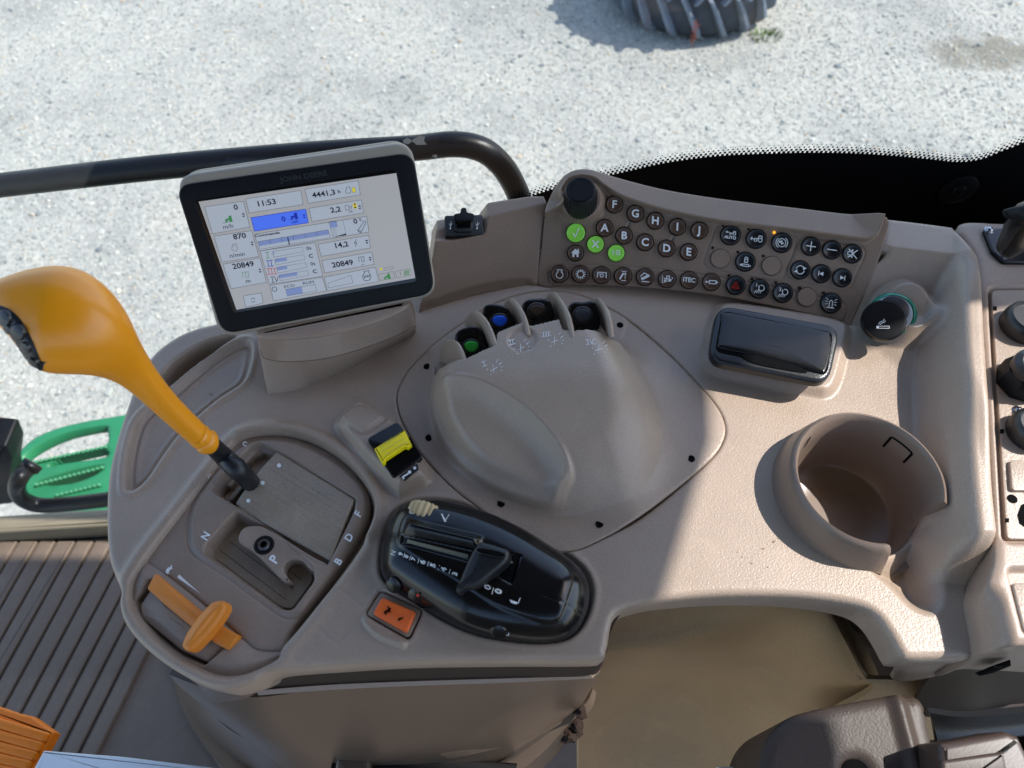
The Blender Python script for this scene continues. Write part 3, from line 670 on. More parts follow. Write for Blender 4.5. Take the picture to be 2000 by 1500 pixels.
def deck_h(X, Y, s):
    H = np.zeros_like(X)
    # rear apron melts into the tilted panels on the right
    hp = hpan(X, Y); xr = DECK.uv(1700, 600)[0]
    sA = PAN.P(1664, 630); sB = PAN.P(1737, 425); sd2 = (sB - sA)[:2] / np.linalg.norm((sB - sA)[:2]); wx = ss((X - sA[0]) * sd2[1] - (Y - sA[1]) * sd2[0], -.0035, -.0005)
    rd = S(ridge, X, Y, .05)
    yy = ss(Y, DECK.uv(1900, 640)[1] - .03, DECK.uv(1900, 600)[1])
    dr = lined([tuple(q) for q in rtop], X, Y, .09); hr_ = .037 * (1 - ss(dr, .007, .031)) + .004 * ss(rd, 0, .02)
    # front tip falls away
    tip = ss(Y, DECK.uv(1920, 1145)[1], DECK.uv(1935, 1075)[1])
    hr_ = hr_ * tip
    hr2 = np.clip(hp, 0, .0365) * wx
    k = .012; H += np.maximum(hr_, hr2) + k * .25 * np.clip(1 - np.abs(hr_ - hr2) / k, 0, 1) ** 2 * ss(np.minimum(hr_, hr2), 0, .008)
    # leaf tray and pocket
    l = S(leaf, X, Y, .02)
    H -= .0055 * ss(l, .0, .004); H += .0014 * np.exp(-((l + .002) / .0022) ** 2)
    H += .0012 * np.exp(-((l - .0065) / .002) ** 2) * (l > 0)
    H -= .030 * ss(S(pocket, X, Y, .02), 0, .005)
    # circle fragment moulded in tray
    c = DECK.uv(383, 780); r = np.hypot(X - c[0], Y - c[1]); an = np.arctan2(Y - c[1], X - c[0]); H -= .0008 * np.exp(-((r - .0105) / .0007) ** 2) * ((an > -1.4) & (an < .9))
    # gate recess
    gr_ = S(gate_rec, X, Y, .02); H -= .016 * ss(gr_, -.001, .007)
    H += .0045 * ss(S(lip, X, Y, .02), -.004, .004) * (gr_ < .001) + .0018 * np.exp(-((gr_ + .004) / .004) ** 2)
    # yellow switch pod
    p = S(podY, X, Y, .02); p2 = S(podYt, X, Y, .03); top = .0035 + .008 * ss(-Y, -DECK.uv(700, 775)[1], -DECK.uv(700, 850)[1])
    H = H + top * ss(p, 0, .010)
    H += .0022 * ss(S(blank, X, Y), -.0006, .0012) - .0010 * np.exp(-((S(blank, X, Y) + .002) / .0012) ** 2)
    # seam round the dome cover
    d = S(dome_o, X, Y, .02); H -= .0045 * ss(d, -.0004, .0004)
    H -= .0011 * np.exp(-(d / .0010) ** 2)
    # ashtray pad, spout, lighter boss
    a = S(ash_pad, X, Y, .02); H += .0060 * ss(a, -.001, .0080)
    q = S(spout, X, Y, .02); H -= .017 * ss(q, -.0015, .017)
    r = np.hypot(X - light_c[0], (Y - light_c[1])); H += .014 * (1 - ss(r, .015, .027))
    # marks and rocker
    H -= .00055 * np.exp(-(S(gro, X, Y) / .0008) ** 2)
    k = S(rock_rec, X, Y); H -= .0035 * ss(k, -.0003, .0009); H += .0005 * np.exp(-((k + .0015) / .0015) ** 2)
    H += .0045 * ss(S(rock_lip, X, Y), 0, .004)
    mo = S(module_o, X, Y); H += .0006 * np.exp(-((mo + .0025) / .002) ** 2); H -= .004 * ss(mo, -.001, .001)
    # lower module (reverser base) sits a little lower
    return H
con = thing('armrest_console', 'taupe moulded right hand tractor console with domed centre cover and tray', 'console', (0, .12, Z0))
hf('deck', M['taupe'], DECK, deck_o, deck_h, .00095, con, holes=(circ(cupc, cup_r - .006, 40),), skirt=((.0012, -.003), (.0012, -.010), (-.001, -.030)), edge=.0042)
# ---- domed cover
blob = spl(DECK.L([(846, 735, .01), (850, 670, .02), (872, 610, .03), (960, 560, .04), (1080, 540, .04), (1185, 548, .04), (1208, 600, .035), (1232, 660, .025), (1258, 725, .015), (1284, 812, .006), (1288, 880), (1266, 944), (1226, 985), (1170, 998), (1120, 1003), (1062, 999), (1000, 979), (935, 946), (886, 903), (855, 850), (842, 790)]), 5)
dcut = DECK.L([(868, 716, .040), (911, 707, .043), (964, 682, .044), (970, 656, .0445), (1025, 633, .0445), (1036, 643, .0445), (1093, 629, .0445), (1101, 650, .0445), (1120, 652, .0445), (1176, 645, .0445), (1194, 650, .043), (1212, 640, .036), (1235, 600, .0), (1240, 520, .0), (1000, 440, .0), (800, 560, .0), (850, 720, .02)])
scoop = spl(DECK.L([(835, 770, .02), (868, 757, .030), (930, 762, .034), (990, 786, .035), (1045, 822, .035), (1085, 865, .033), (1108, 905, .028), (1112, 940, .018), (1102, 972, .004), (1080, 1010), (1000, 1010), (900, 975), (830, 900), (808, 820)]), 5)
hollow = DECK.uv(1100, 655, .044)[1]
def dome_h(X, Y, s):
    b = S(blob, X, Y, .05)
    yb = DECK.uv(1100, 655, .044)[1]; yf = DECK.uv(1130, 1000)[1]
    f = np.clip((Y - yf) / (yb - yf), 0, 1); lf = ss(-X, -DECK.uv(960, 800)[0], -DECK.uv(860, 800)[0])
    W = .040 - .018 * lf + .008 * ss(X, DECK.uv(1120, 800)[0], DECK.uv(1220, 800)[0])
    sc_ = S(scoop, X, Y, .03); W = W + (.015 - W) * ss(sc_, -.004, .006)
    q = np.clip(b / W, 0, 1); H = 1.0 - (1 - q) ** 2.2
    right = ss(X, DECK.uv(1100, 900)[0], DECK.uv(1230, 850)[0])
    A = (.004 + .006 * right) * (1 - ss(Y, DECK.uv(1250, 730)[1], DECK.uv(1250, 650)[1]))
    H *= (.0455 - A + .004) * (.62 + .38 * ss(f, .05, .75)); H += A * np.where(b < 0, np.exp(np.minimum(b, 0) / (.003 + .011 * right)), 1)
    sc_ = S(scoop, X, Y, .03)
    k = .0140 * (1 - (1 - np.clip((sc_ + .0002) / .019, 0, 1)) ** 2.2); H = H - k * ss(H, .004, .03)
    c = DECK.uv(1020, 672, .044); r = np.hypot(X - c[0], Y - c[1]); H -= .0016 * (1 - ss(r, .0090, .0108))
    cu = S(dcut, X, Y, .02); H = H * (1 - ss(cu, -.0008, .0012)) + .001 * ss(cu, -.0008, .0012)
    return H - .0002
hf('dome_cover', M['taupe'], DECK, dome_o, dome_h, .00095, con, skirt=((0, -.003),), edge=.0007)
for px, py in ((834, 716), (838, 855), (979, 983), (1171, 1023), (1350, 896), (1211, 635)):
    c = DECK.uv(px, py, .0010); hh = float(dome_h(np.array([[c[0]]]), np.array([[c[1]]]), None)[0, 0]); c = DECK.uv(px, py, hh); hh = float(dome_h(np.array([[c[0]]]), np.array([[c[1]]]), None)[0, 0])
    lathe('screw_hole', M['hole'], DECK, c, [(.0026, hh - .002), (.0026, hh + .0003), (0, hh + .0004)], con, n=16)
# ---- fins between the paddle switches: thin curved plates standing on the cover
def fin(pts_low, pts_top, th=.0042, fr=DECK):
    "pts_low / pts_top: (px,py,h) lower and upper edge of the fin from back to front"
    A = np.array([fr.P(*p) for p in pts_low]); B = np.array([fr.P(*p) for p in pts_top]); A = spl(A, 5, False); B = spl(B, 5, False); V = []; Fs = []; n = len(A)
    d = B[-1] - B[0]; d[2] = 0; d /= np.linalg.norm(d); nn = np.array([-d[1], d[0], 0]) * th / 2
    for i in range(n):
        c = A[i] * .12 + B[i] * .88
        V += [A[i] + nn * 1.2, c + nn, B[i] + nn * .45, B[i] - nn * .45, c - nn, A[i] - nn * 1.2]
    for i in range(n - 1):
        for k in range(5): Fs.append([i * 6 + k, i * 6 + k + 1, i * 6 + k + 7, i * 6 + k + 6])
    Fs.append([0, 1, 2, 3, 4, 5][::-1]); Fs.append([(n - 1) * 6 + k for k in range(6)])
    return mesh('fin', V, Fs, M['taupe'], con)
# each: base back / base front pixels, top edge pixels with heights
fin([(866, 706, .0), (880, 712, .0), (895, 716, .010), (908, 716, .030)], [(866, 672, .012), (874, 664, .030), (895, 672, .044), (911, 715, .046)])
fin([(918, 680, .0), (935, 680, .0), (955, 690, .010), (968, 690, .030)], [(913, 620, .014), (927, 607, .034), (952, 630, .050), (974, 690, .048)])
fin([(990, 640, .0), (1005, 650, .0), (1018, 655, .010), (1026, 655, .030)], [(985, 595, .014), (998, 582, .036), (1020, 608, .051), (1034, 655, .049)])
fin([(1070, 620, .0), (1090, 640, .0), (1102, 650, .010), (1112, 655, .030)], [(1066, 584, .014), (1082, 571, .036), (1108, 608, .052), (1120, 664, .049)])
fin([(1160, 615, .0), (1175, 630, .0), (1186, 645, .010), (1190, 655, .030)], [(1156, 596, .014), (1168, 582, .036), (1186, 608, .050), (1195, 658, .047)])
for cx_, cy_, n_, r_ in ((1512, 1058, 9, .0010), (1521, 1052, 8, .0007), (1491, 1072, 9, .0009), (1468, 1100, 8, .0006), (1450, 1088, 8, .0005), (1500, 1108, 7, .0006), (1440, 1078, 8, .0005)):
    c = DECK.uv(cx_, cy_); V = [DECK.W(c[0] + r_ * random.uniform(.6, 1.4) * math.cos(a), c[1] + r_ * random.uniform(.5, 1.2) * math.sin(a), .00035) for a in np.linspace(0, 2 * PI, n_ + 1)[:-1]]
    mesh('dried_drop', V, [list(range(n_))], M['stain'], con, smooth=False)
# ---- print on the cover
DT = Frame(DECK.W(0, 0, .0478), (1, 0, 0), (0, 0, 1))
# ---- cup holder
ch = thing('cup_holder', 'round brown cup holder with a gap in its raised rim at right of the console', 'cup holder', DECK.W(cupc[0], cupc[1], 0))
CH = .024
c2 = cupc
R_o, R_i = .0510, .0448
def cup():
    V = []; Fs = []; n = 96
    g0, g1 = math.radians(-84), math.radians(-26)    # gap
    prof = [(R_o + .0045, -.002, -1), (R_o + .003, .004, 0), (R_o + .001, .012, 0), (R_o - .001, CH - .006, 0), (R_o - .002, CH - .002, 0), (R_o - .0045, CH, 0), (R_i + .0012, CH - .0008, 0), (R_i - .0008, CH - .004, 0), (R_i - .0015, .0, 0), (R_i - .004, -.020, 0), (R_i - .006, -.034, 0), (R_i - .0085, -.0365, 0), (.02, -.037, 0), (0, -.037, 0)]
    for k in range(n):
        a = 2 * PI * k / n; w_ = ((a + PI) % (2 * PI)) - PI
        in_gap = ss(np.array(w_), g0 - .06, g0 + .03) * (1 - ss(np.array(w_), g1 - .03, g1 + .06))
        t = c2
        for r, h, _ in prof:
            lo_ = -.0125; hh = h if h <= lo_ else h + (lo_ - h) * float(in_gap)
            f = np.clip((CH - hh) / CH, 0, 1.6); cx = c2[0]; cy = c2[1]
            V.append(DECK.W(cx + r * math.cos(a), cy + r * math.sin(a), hh))
    m = len(prof)
    for k in range(n):
        q = (k + 1) % n
        for i in range(m - 1): Fs.append([k * m + i, k * m + i + 1, q * m + i + 1, q * m + i][::-1])
    return sharp(mesh('cup_well', V, Fs, M['cup'], ch), 60)
cup()
def clip(a0, py0, hgt):
    V = []; r = R_i - .0022
    prs = [((a0 - .19, CH - .022), (a0 - .19, CH - .009)), ((a0 - .19, CH - .009), (a0 + .19, CH - .009)), ((a0 + .19, CH - .009), (a0 + .19, CH - .022))]
    V = []; Fs = []
    for (p, q) in prs:
        n = 6
        for i in range(n + 1):
            a = p[0] + (q[0] - p[0]) * i / n; h = p[1] + (q[1] - p[1]) * i / n
            dh = .0008 if p[1] == q[1] else 0; da = 0 if dh else .0008 / r
            k = len(V)
            for s_ in (-1, 1):
                rr = R_i - .0008 - .0007 * (CH - .004 - h) / (CH - .004) - .0004
                V.append(DECK.W(c2[0] + rr * math.cos(a + s_ * da), c2[1] + rr * math.sin(a + s_ * da), h + s_ * dh))
            if i: Fs.append([k - 2, k - 1, k + 1, k])
    mesh('clip_slot', V, Fs, M['hole'], ch, smooth=False)
clip(math.radians(40), 0, 0); clip(math.radians(140), 0, 0)

# ---- ashtray
AF = Frame(DECK.W(0, 0, .0045), (1, 0, 0), (0, -.05, 1))
at_ = thing('ashtray', 'black rectangular flip lid ashtray set in a raised pad of the console', 'ashtray', DECK.P(1510, 680))
ao = AF.L(rrect([(1400, 596), (1642, 640), (1618, 752), (1382, 706)], .30, 6), .004)
slab('frame', M['blackgrain'], AF, ao, -.002, .0060, .003, at_)
ai = AF.L(rrect([(1412, 608), (1626, 650), (1614, 732), (1398, 686)], .16, 5), .0062)
slab('lid_groove', M['hole'], AF, offs(ccw(ai), -.0006), .003, .0062, .0002, at_)
li = spl(AF.L([(1414, 611), (1500, 626), (1600, 645), (1622, 656), (1622, 690), (1612, 726), (1600, 728), (1560, 716), (1500, 700), (1450, 690), (1405, 680), (1402, 668), (1408, 630)], .0065), 4)
slab('lid', M['black'], AF, li, .004, .0078, .0016, at_, dome=.0004)
slab('finger_notch', M['hole'], AF, spl(AF.L([(1448, 692), (1500, 699), (1560, 716), (1575, 728), (1530, 722), (1480, 712), (1455, 702)], .0064), 4), .004, .0068, .0002, at_)

# ---- cigarette lighter
lt = thing('cigarette_lighter', 'black round cigarette lighter in a green ring with a cigarette symbol', 'lighter', DECK.W(light_c[0], light_c[1], .014))
ez = np.array([-.18, -.36, .9]); LF = Frame(DECK.P(1748, 632, .013), (1, 0, 0), ez)
lathe('green_ring', M['teal'], LF, LF.uv(1745, 612, .004), [(.0172, -.012), (.0172, .002), (.0162, .004), (.0142, .005), (.0135, .002)], lt)
lathe('clear_collar', M['clear'], LF, LF.uv(1743, 613, .004), [(.0138, -.006), (.0138, .0055), (.0128, .0065), (.0105, .006)], lt)
lathe('neck', M['blackm'], LF, LF.uv(1738, 612, .005), [(.0115, -.006), (.0115, .014), (.010, .0148)], lt, ribs=40, ribd=.0005)
lc = LF.uv(1728, 624, .019)
lathe('knob', M['btnk'], LF, lc, [(.010, .010), (.0152, .0125), (.0156, .0165), (.0146, .0185), (.0128, .0188), (0, .0182)], lt, label='black knob with the cigarette symbol')
P = Print(LF, .0191); P.pl([(1716, 637), (1737, 637), (1737, 641), (1716, 641)], 1.0, True); P.poly([(1712, 636.5), (1716, 636.5), (1716, 641.5), (1712, 641.5)])
P.pl([(1716, 633), (1719, 629), (1725, 627), (1727, 623)], 1.2); P.pl([(1719, 634), (1722, 631), (1728, 629), (1729, 626)], 1.2); P.build('cigarette_symbol', M['white'], lt)

# =================================================================== BUTTON PANEL
bp = thing('button_panel', 'tilted taupe control panel with round brown, green and black buttons and a raised hood', 'control panel', PAN.P(1380, 500))
pan_px = [(1052, 557), (1056, 500), (1062, 440), (1068, 402), (1082, 372), (1100, 348), (1122, 335), (1150, 333), (1178, 340), (1230, 352), (1290, 366), (1360, 378), (1450, 390), (1550, 402), (1650, 414), (1732, 424), (1728, 470), (1712, 520), (1690, 570), (1664, 630), (1655, 634), (1600, 618), (1500, 596), (1400, 577), (1300, 565), (1200, 558), (1120, 556)]
pan_o = spl(PAN.L(pan_px[:1]) + PAN.L(pan_px[1:]), 3)
hood_in = spl(PAN.L([(1102, 400), (1098, 375), (1112, 352), (1136, 345), (1160, 350), (1180, 366), (1215, 386), (1280, 408), (1350, 424), (1430, 438), (1520, 448), (1600, 458), (1680, 468), (1704, 466), (1720, 452), (1729, 424), (1760, 330), (1600, 250), (1100, 250), (1000, 330), (1040, 420)], .006), 3)
boss = PAN.uv(1136, 392, .002)
g1 = PAN.L(rrect([(1404, 436), (1560, 458), (1526, 550), (1372, 520)], .2)); g2 = PAN.L(rrect([(1566, 462), (1692, 486), (1656, 566), (1536, 540)], .2))
strip = spl(PAN.L([(1076, 530), (1082, 522), (1100, 519), (1200, 521), (1300, 529), (1400, 543), (1500, 560), (1600, 582), (1640, 592), (1652, 604), (1644, 626), (1630, 628), (1600, 618), (1500, 600), (1400, 583), (1300, 570), (1200, 562), (1100, 556), (1078, 553)]), 3)
def pan_h(X, Y, s):
    H = np.zeros_like(X)
    hd = S(hood_in, X, Y, .05)   # positive on the hood
    H += .0075 * ss(hd, -.0010, .0014)
    H -= (TT * 1.02) * np.clip(hd - .0018, 0, 1)
    H += .008 * (1 - ss(np.hypot(X - boss[0], Y - boss[1]), .0145, .0205)) * (1 - ss(hd, 0, .004))
    for g in (g1, g2):
        k = S(g, X, Y); H += .0007 * ss(k, -.0006, .0006); H -= .0006 * np.exp(-((k + .0010) / .0006) ** 2)
    k = S(strip, X, Y); H += .0007 * ss(k, -.0006, .0006); H -= .0006 * np.exp(-((k + .0010) / .0006) ** 2)
    for a, b in (((1230, 434), (1224, 446)), ((1316, 462), (1310, 474))):
        d = lined(PAN.L([a, b]), X, Y); H -= .0012 * np.exp(-(d / .0009) ** 2)
    return H
hf('panel_face', M['panel'], PAN, pan_o, pan_h, .00075, bp, skirt=((0, -.0015), (0, -.03)), edge=.0010)
# buttons
RB = .0064
def ring_gap(c, r, parent): lathe('button_gap', M['hole'], PAN, c, [(r, -.001), (r, .0011), (0, .0011)], parent, n=26)
def scl(px, py): return F * math.sqrt(1) / np.linalg.norm(PAN.P(px, py) - C0)
def button(px, py, r_px, m, kind, label):
    h = .0018; c = PAN.uv(px, py, .0026); k = np.linalg.norm(np.array(PAN.uv(px + 10, py, .0026)) - c) / 10; r = r_px * k
    b = lathe('button', m, PAN, c, [(r * 1.0, .0), (r, .0022), (r * .97, .0029), (r * .88, .0033), (r * .82, .0030), (0, .0030)] if kind else [(r, 0), (r, .0016), (r * .96, .0020), (0, .0020)], bp, n=30, label=label)
    return b
def gaps(items):
    for px, py, r in items:
        c = PAN.uv(px, py, .0015); k = np.linalg.norm(np.array(PAN.uv(px + 10, py, .0015)) - c) / 10
        lathe('button_gap', M['hole'], PAN, c, [(r * k, -.001), (r * k, .00115), (0, .00115)], bp, n=26)
ICO = {}
def P3(): return Print(PAN, .00325)
def put(b, P, m): 
    o = P.build('symbol', m, b); return o
XD = np.array((.985, .17)); 
def local(px, py, ang=8, s=1):
    a = math.radians(ang); ca, sa = math.cos(a), math.sin(a)
    return lambda x, y: (px + s * (x * ca - y * sa), py + s * (x * sa + y * ca))
letters = [('F', 1200, 399), ('G', 1241, 417), ('H', 1280, 431), ('I', 1323, 443), ('J', 1366, 450), ('A', 1181, 445), ('B', 1219, 460), ('C', 1260, 473), ('D', 1302, 485), ('E', 1345, 492)]
for t, x, y in letters:
    gaps([(x, y, 17.6)]); b = button(x, y, 16.2, M['btn'], 1, 'brown button lettered ' + t)
    put(b, P3().text(t, (x, y + .5), 21, XD * 1.0 if t in 'HIJDE' else (1, .06), (.05, -1), .03), M['white'])
for n_, x, y, r, lab in (('ok', 1124.5, 454.5, 18.2, 'green button with a tick'), ('x', 1163, 477, 16.3, 'green button lettered X'), ('layout', 1203.5, 494, 16.3, 'green button with an arrow and grid symbol')):
    gaps([(x, y, r + 1.2)]); b = button(x, y, r, M['btng'], 1, lab); P = P3()
    if n_ == 'ok': P.pl([(x - 5, y + 1), (x - 1, y + 9), (x + 6, y - 9)], 2.2)
    if n_ == 'x': P.text('X', (x, y + .5), 19, (1, .08), (.05, -1), .03)
    if n_ == 'layout':
        P.pl([(x - 6, y + 5), (x - 6, y - 3)], 1.4); P.poly([(x - 8.5, y - 2), (x - 6, y - 6), (x - 3.5, y - 2)])
        for i in range(3):
            for j in range(3): P.poly([(x - 1 + i * 3.2, y - 6 + j * 3.8), (x + 1.2 + i * 3.2, y - 6 + j * 3.8), (x + 1.2 + i * 3.2, y - 3.4 + j * 3.8), (x - 1 + i * 3.2, y - 3.4 + j * 3.8)])
    put(b, P, M['white'])
def icon(P, kind, x, y, ang=6, s=1):
    L = local(x, y, ang, s); q = lambda *p: [L(*a) for a in p]
    if kind == 'home': P.poly(q((-6, 0), (6, 0), (6, 8), (2, 8), (2, 3), (-2, 3), (-2, 8), (-6, 8))) if False else (P.poly(q((-6, 0), (-2, 0), (-2, 8), (-6, 8))), P.poly(q((2, 0), (6, 0), (6, 8), (2, 8))), P.poly(q((-2, 0), (2, 0), (2, 3), (-2, 3))), P.poly(q((-9, 0), (0, -8), (9, 0))), P.poly(q((4, -8), (6.5, -8), (6.5, -1), (4, -4))))
    elif kind == 'engine': P.arc(L(0, 2), 6.6, -65, 245, 1.8); P.pl(q((-3, -4), (-5, -8), (5, -8), (3, -4)), 1.8)
    elif kind == 'gear':
        P.arc(L(0, 0), 6.2, 0, 360, 2.0)
        for k in range(12): a = k * PI / 6; P.line(L(6.5 * math.cos(a), 6.5 * math.sin(a)), L(9.3 * math.cos(a), 9.3 * math.sin(a)), 2.0)
    elif kind == 'pto': P.pl(q((-8, 5), (-8, -5), (9, -5), (9, 5)), 2); P.arc(L(.5, 1), 3.2, 0, 360, 2); P.line(L(-6, -3), L(-3, 0), 1.2)
    elif kind == 'arm': P.pl(q((-6, 6), (0, -5)), 3.4); P.pl(q((4, 6), (4, -6)), 1.2); P.pl(q((-3, -9), (6, -9)), 1.4); P.pl(q((-3, 9), (6, 9)), 1.4); P.pl(q((2, -3), (4, -7), (6, -3)), 1)
    elif kind == 'arm2': P.pl(q((-9, -1), (-2, -8), (6, -4)), 1.8); P.pl(q((-6, 4), (7, -3)), 5); P.pl(q((-6, 9), (8, 9)), 1.8)
    elif kind == 'tractor4': P.pl(q((-9, -6), (-9, 8)), 1.2); P.pl(q((-6, -1), (3, -1), (5, -6), (-1, -6), (-1, 2)), 1.8); P.disc(L(5, 2), 3.2); P.disc(L(-4, 3), 2.2); P.pl(q((-7, 7), (9, 1)), 1.2); P.pl(q((9, -4), (11, -2), (9, 0)), 1.2)
    elif kind == 'cyl': P.pl(q((-4, -3), (9, -3), (9, 3), (-4, 3)), 1.8, True); P.line(L(-4, 0), L(-9, 0), 1.6); P.disc(L(-10, 0), 2); P.disc(L(11, 0), 1.6)
    elif kind == 'auto': P.text('AUTO', L(0, 5), 8.2, local(0, 0, ang)(1, 0), local(0, 0, ang)(0, -1), .03); P.pl(q((-2, -3), (3, -3), (5, -8), (9, -8), (9, -3)), 1.2); P.arc(L(7, -3), 2.6, 0, 360, 1.2); P.arc(L(-.5, -2.5), 1.8, 0, 360, 1.2); P.pl(q((-10, -5), (-3, -5)), 1.3); P.pl(q((-7, -7), (-10, -5), (-7, -3)), 1.1)
    elif kind == 'tr': P.pl(q((-3, 0), (3, 0), (5, -6), (11, -6), (11, 0)), 1.7); P.arc(L(8, 2), 3.8, 0, 360, 1.8); P.arc(L(-1, 3), 2.7, 0, 360, 1.7); P.pl(q((-11, 1), (-4, 1)), 1.5); P.pl(q((-8, -2), (-11, 1), (-8, 4)), 1.4)
    elif kind == 'brake': P.arc(L(0, 0), 8, 0, 360, 1.4); P.arc(L(0, 0), 11.4, -50, 50, 1.6); P.arc(L(0, 0), 11.4, 130, 230, 1.6); P.pl(q((-4, -1), (0, -4), (0, 3), (4, 0)), 1.8); P.pl(q((-5, -3), (-5, 0), (-1, 0)), 1.3)
    elif kind == 'lock': P.pl(q((-2, -5), (4, -5), (4, 1), (-2, 1)), 1.8, True); P.arc(L(1, -6), 3, 180, 360, 1.6); P.pl(q((-5, 5), (7, 5), (7, 9), (-5, 9)), 1.6, True); P.disc(L(-8, 7), 2); P.disc(L(10, 7), 1.5)
    elif kind == 'plus': P.line(L(-9, 0), L(9, 0), 1.8); P.line(L(0, -9), L(0, 9), 1.8)
    elif kind == 'minus': P.line(L(-9, 0), L(9, 0), 1.8)
    elif kind == 'mute': P.pl(q((-9, -3), (-5, -3), (0, -8), (0, 8), (-5, 3), (-9, 3)), 1.6, True); P.line(L(-8, 8), L(9, -8), 1.8); P.line(L(-8, -8), L(9, 8), 1.8)
    elif kind == 'cycle': P.arc(L(0, 0), 8, 200, 330, 2); P.arc(L(0, 0), 8, 20, 150, 2); P.poly(q((4, -7), (12, -5), (6, 0))); P.poly(q((-4, 7), (-12, 5), (-6, 0)))
    elif kind == 'prev': P.line(L(-5, -4), L(-5, 4), 1.8); P.poly(q((-4, 0), (4, -4), (4, 4)))
    elif kind == 'next': P.line(L(5, -4), L(5, 4), 1.8); P.poly(q((4, 0), (-4, -4), (-4, 4)))
    elif kind == 'tri': P.pl(q((-7, 6), (0, -7), (7, 6)), 1.1, True); P.pl(q((-2.5, 3.6), (0, -1), (2.5, 3.6)), .7, True)
    elif kind in ('l1', 'l2'):
        P.text(kind[1], L(-6, -6), 9, local(0, 0, ang)(1, 0), local(0, 0, ang)(0, -1), .03); P.arc(L(4, -2), 5.5, -100, 150, 1.8); P.line(L(-1, -6), L(-1, 2), 1.8)
        for k in range(4): P.line(L(-9 + k * 4, 9 - k * .3), L(-5 + k * 3.2, 3), 1.3)
    elif kind == 'beacon':
        P.pl(q((-3, 8), (-3, -3), (0, -6), (3, -3), (3, 8)), 1.8); P.line(L(-7, 9), L(7, 9), 2)
        for k in (-1, 0, 1):
            P.line(L(6, -2 + k * 4), L(11, -3 + k * 6), 1.3); P.line(L(-6, -2 + k * 4), L(-11, -3 + k * 6), 1.3)
def ibutton(x, y, r, m, kind, label, pm='white', ang=6, s=1):
    gaps([(x, y, r + 1.3)]); b = button(x, y, r, m, 1, label)
    P = P3()
    if kind == 'itec': P.text('iTEC', (x, y), 12, (.99, .1), (.03, -1), .03)
    else: icon(P, kind, x, y, ang, s)
    put(b, P, M[pm])
ibutton(1124, 494, 15.4, M['btn'], 'home', 'brown button with a house symbol', ang=0)
for x, y, k, lab in ((1093, 535, 'engine', 'engine outline'), (1134, 535.5, 'gear', 'gear wheel'), (1175, 537, 'pto', 'shaft'), (1217, 539, 'arm', 'lift arm'), (1260, 541, 'arm2', 'hitch'), (1303, 545, 'tractor4', 'tractor'), (1346, 547, 'itec', 'lettering iTEC'), (1389.5, 551, 'cyl', 'cylinder')):
    ibutton(x, y, 17, M['btn'], k, 'brown round button with symbol: ' + lab, ang=3)
for x, y, k, r, pm in ((1427, 459, 'auto', 19.5, 'white'), (1477, 466, 'tr', 19.5, 'white'), (1527, 474, 'brake', 19.5, 'white'), (1456, 511, 'lock', 19, 'white'), (1584, 481, 'plus', 18.3, 'white'), (1625, 488, 'minus', 18.3, 'white'), (1665, 495.5, 'mute', 18.8, 'white'), (1563, 527, 'cycle', 18.3, 'white'), (1604, 534.5, 'prev', 18.3, 'white'), (1645, 542.5, 'next', 18.3, 'white'), (1437, 557, 'tri', 18.5, 'red'), (1483, 564, 'l1', 19, 'white'), (1529, 572, 'l2', 19, 'white'), (1623, 592, 'beacon', 20, 'white')):
    ibutton(x, y, r, M['btnk'], k, 'black round button with ' + {'auto': 'a tractor over the word AUTO', 'tr': 'a tractor and arrow', 'brake': 'a circled arrow in brackets', 'lock': 'a padlock over a cylinder', 'plus': 'a plus sign', 'minus': 'a minus sign', 'mute': 'a crossed speaker', 'cycle': 'two circling arrows', 'prev': 'a bar and left arrow', 'next': 'a right arrow and bar', 'tri': 'a red triangle', 'l1': 'a 1 and a work lamp', 'l2': 'a 2 and a work lamp', 'beacon': 'a beacon lamp'}[k], pm, 8)
for x, y in ((1407, 505), (1507, 519), (1576, 580)):
    gaps([(x, y, 19.6)]); c = PAN.uv(x, y, .002); k = np.linalg.norm(np.array(PAN.uv(x + 10, y, .002)) - c) / 10; r = 18.7 * k
    lathe('blank_button', M['panel'], PAN, c, [(r, 0), (r, .0020), (r * .96, .0024), (0, .0024)], bp, n=30)
for x, y, lit in ((1412, 440, 0), (1462, 447, 0), (1512, 454, 1), (1392, 484, 0), (1441, 492, 0), (1491, 500, 0), (1424, 538, 0), (1469, 545, 0), (1516, 552, 0), (1562, 562, 0), (1609, 572, 0)):
    c = PAN.uv(x, y, .001); lathe('indicator_led', M['led'] if lit else M['dark'], PAN, c, [(.0011, 0), (.0011, .0012), (.0006, .0015), (0, .0015)], bp, n=12, label='lit amber indicator' if lit else None)
# rotary knob
kn = thing('rotary_knob', 'black ribbed rotary knob at the left end of the button panel', 'knob', PAN.P(1136, 385))
KF = Frame(PAN.P(1134, 398, .004), PAN.ex, PAN.ez + np.array([0, .30, .22]))
kc = (0, 0)
lathe('knob_body', M['blackm'], KF, kc, [(.0135, -.004), (.0135, .002), (.0128, .014), (.0122, .0185), (.0112, .0198, 0)], kn, n=128, ribs=32, ribd=.0007)
lathe('knob_cap', M['bezel'], KF, kc, [(.0113, .0190), (.0110, .0202), (.0100, .0205), (.0095, .0200), (0, .0200)], kn)

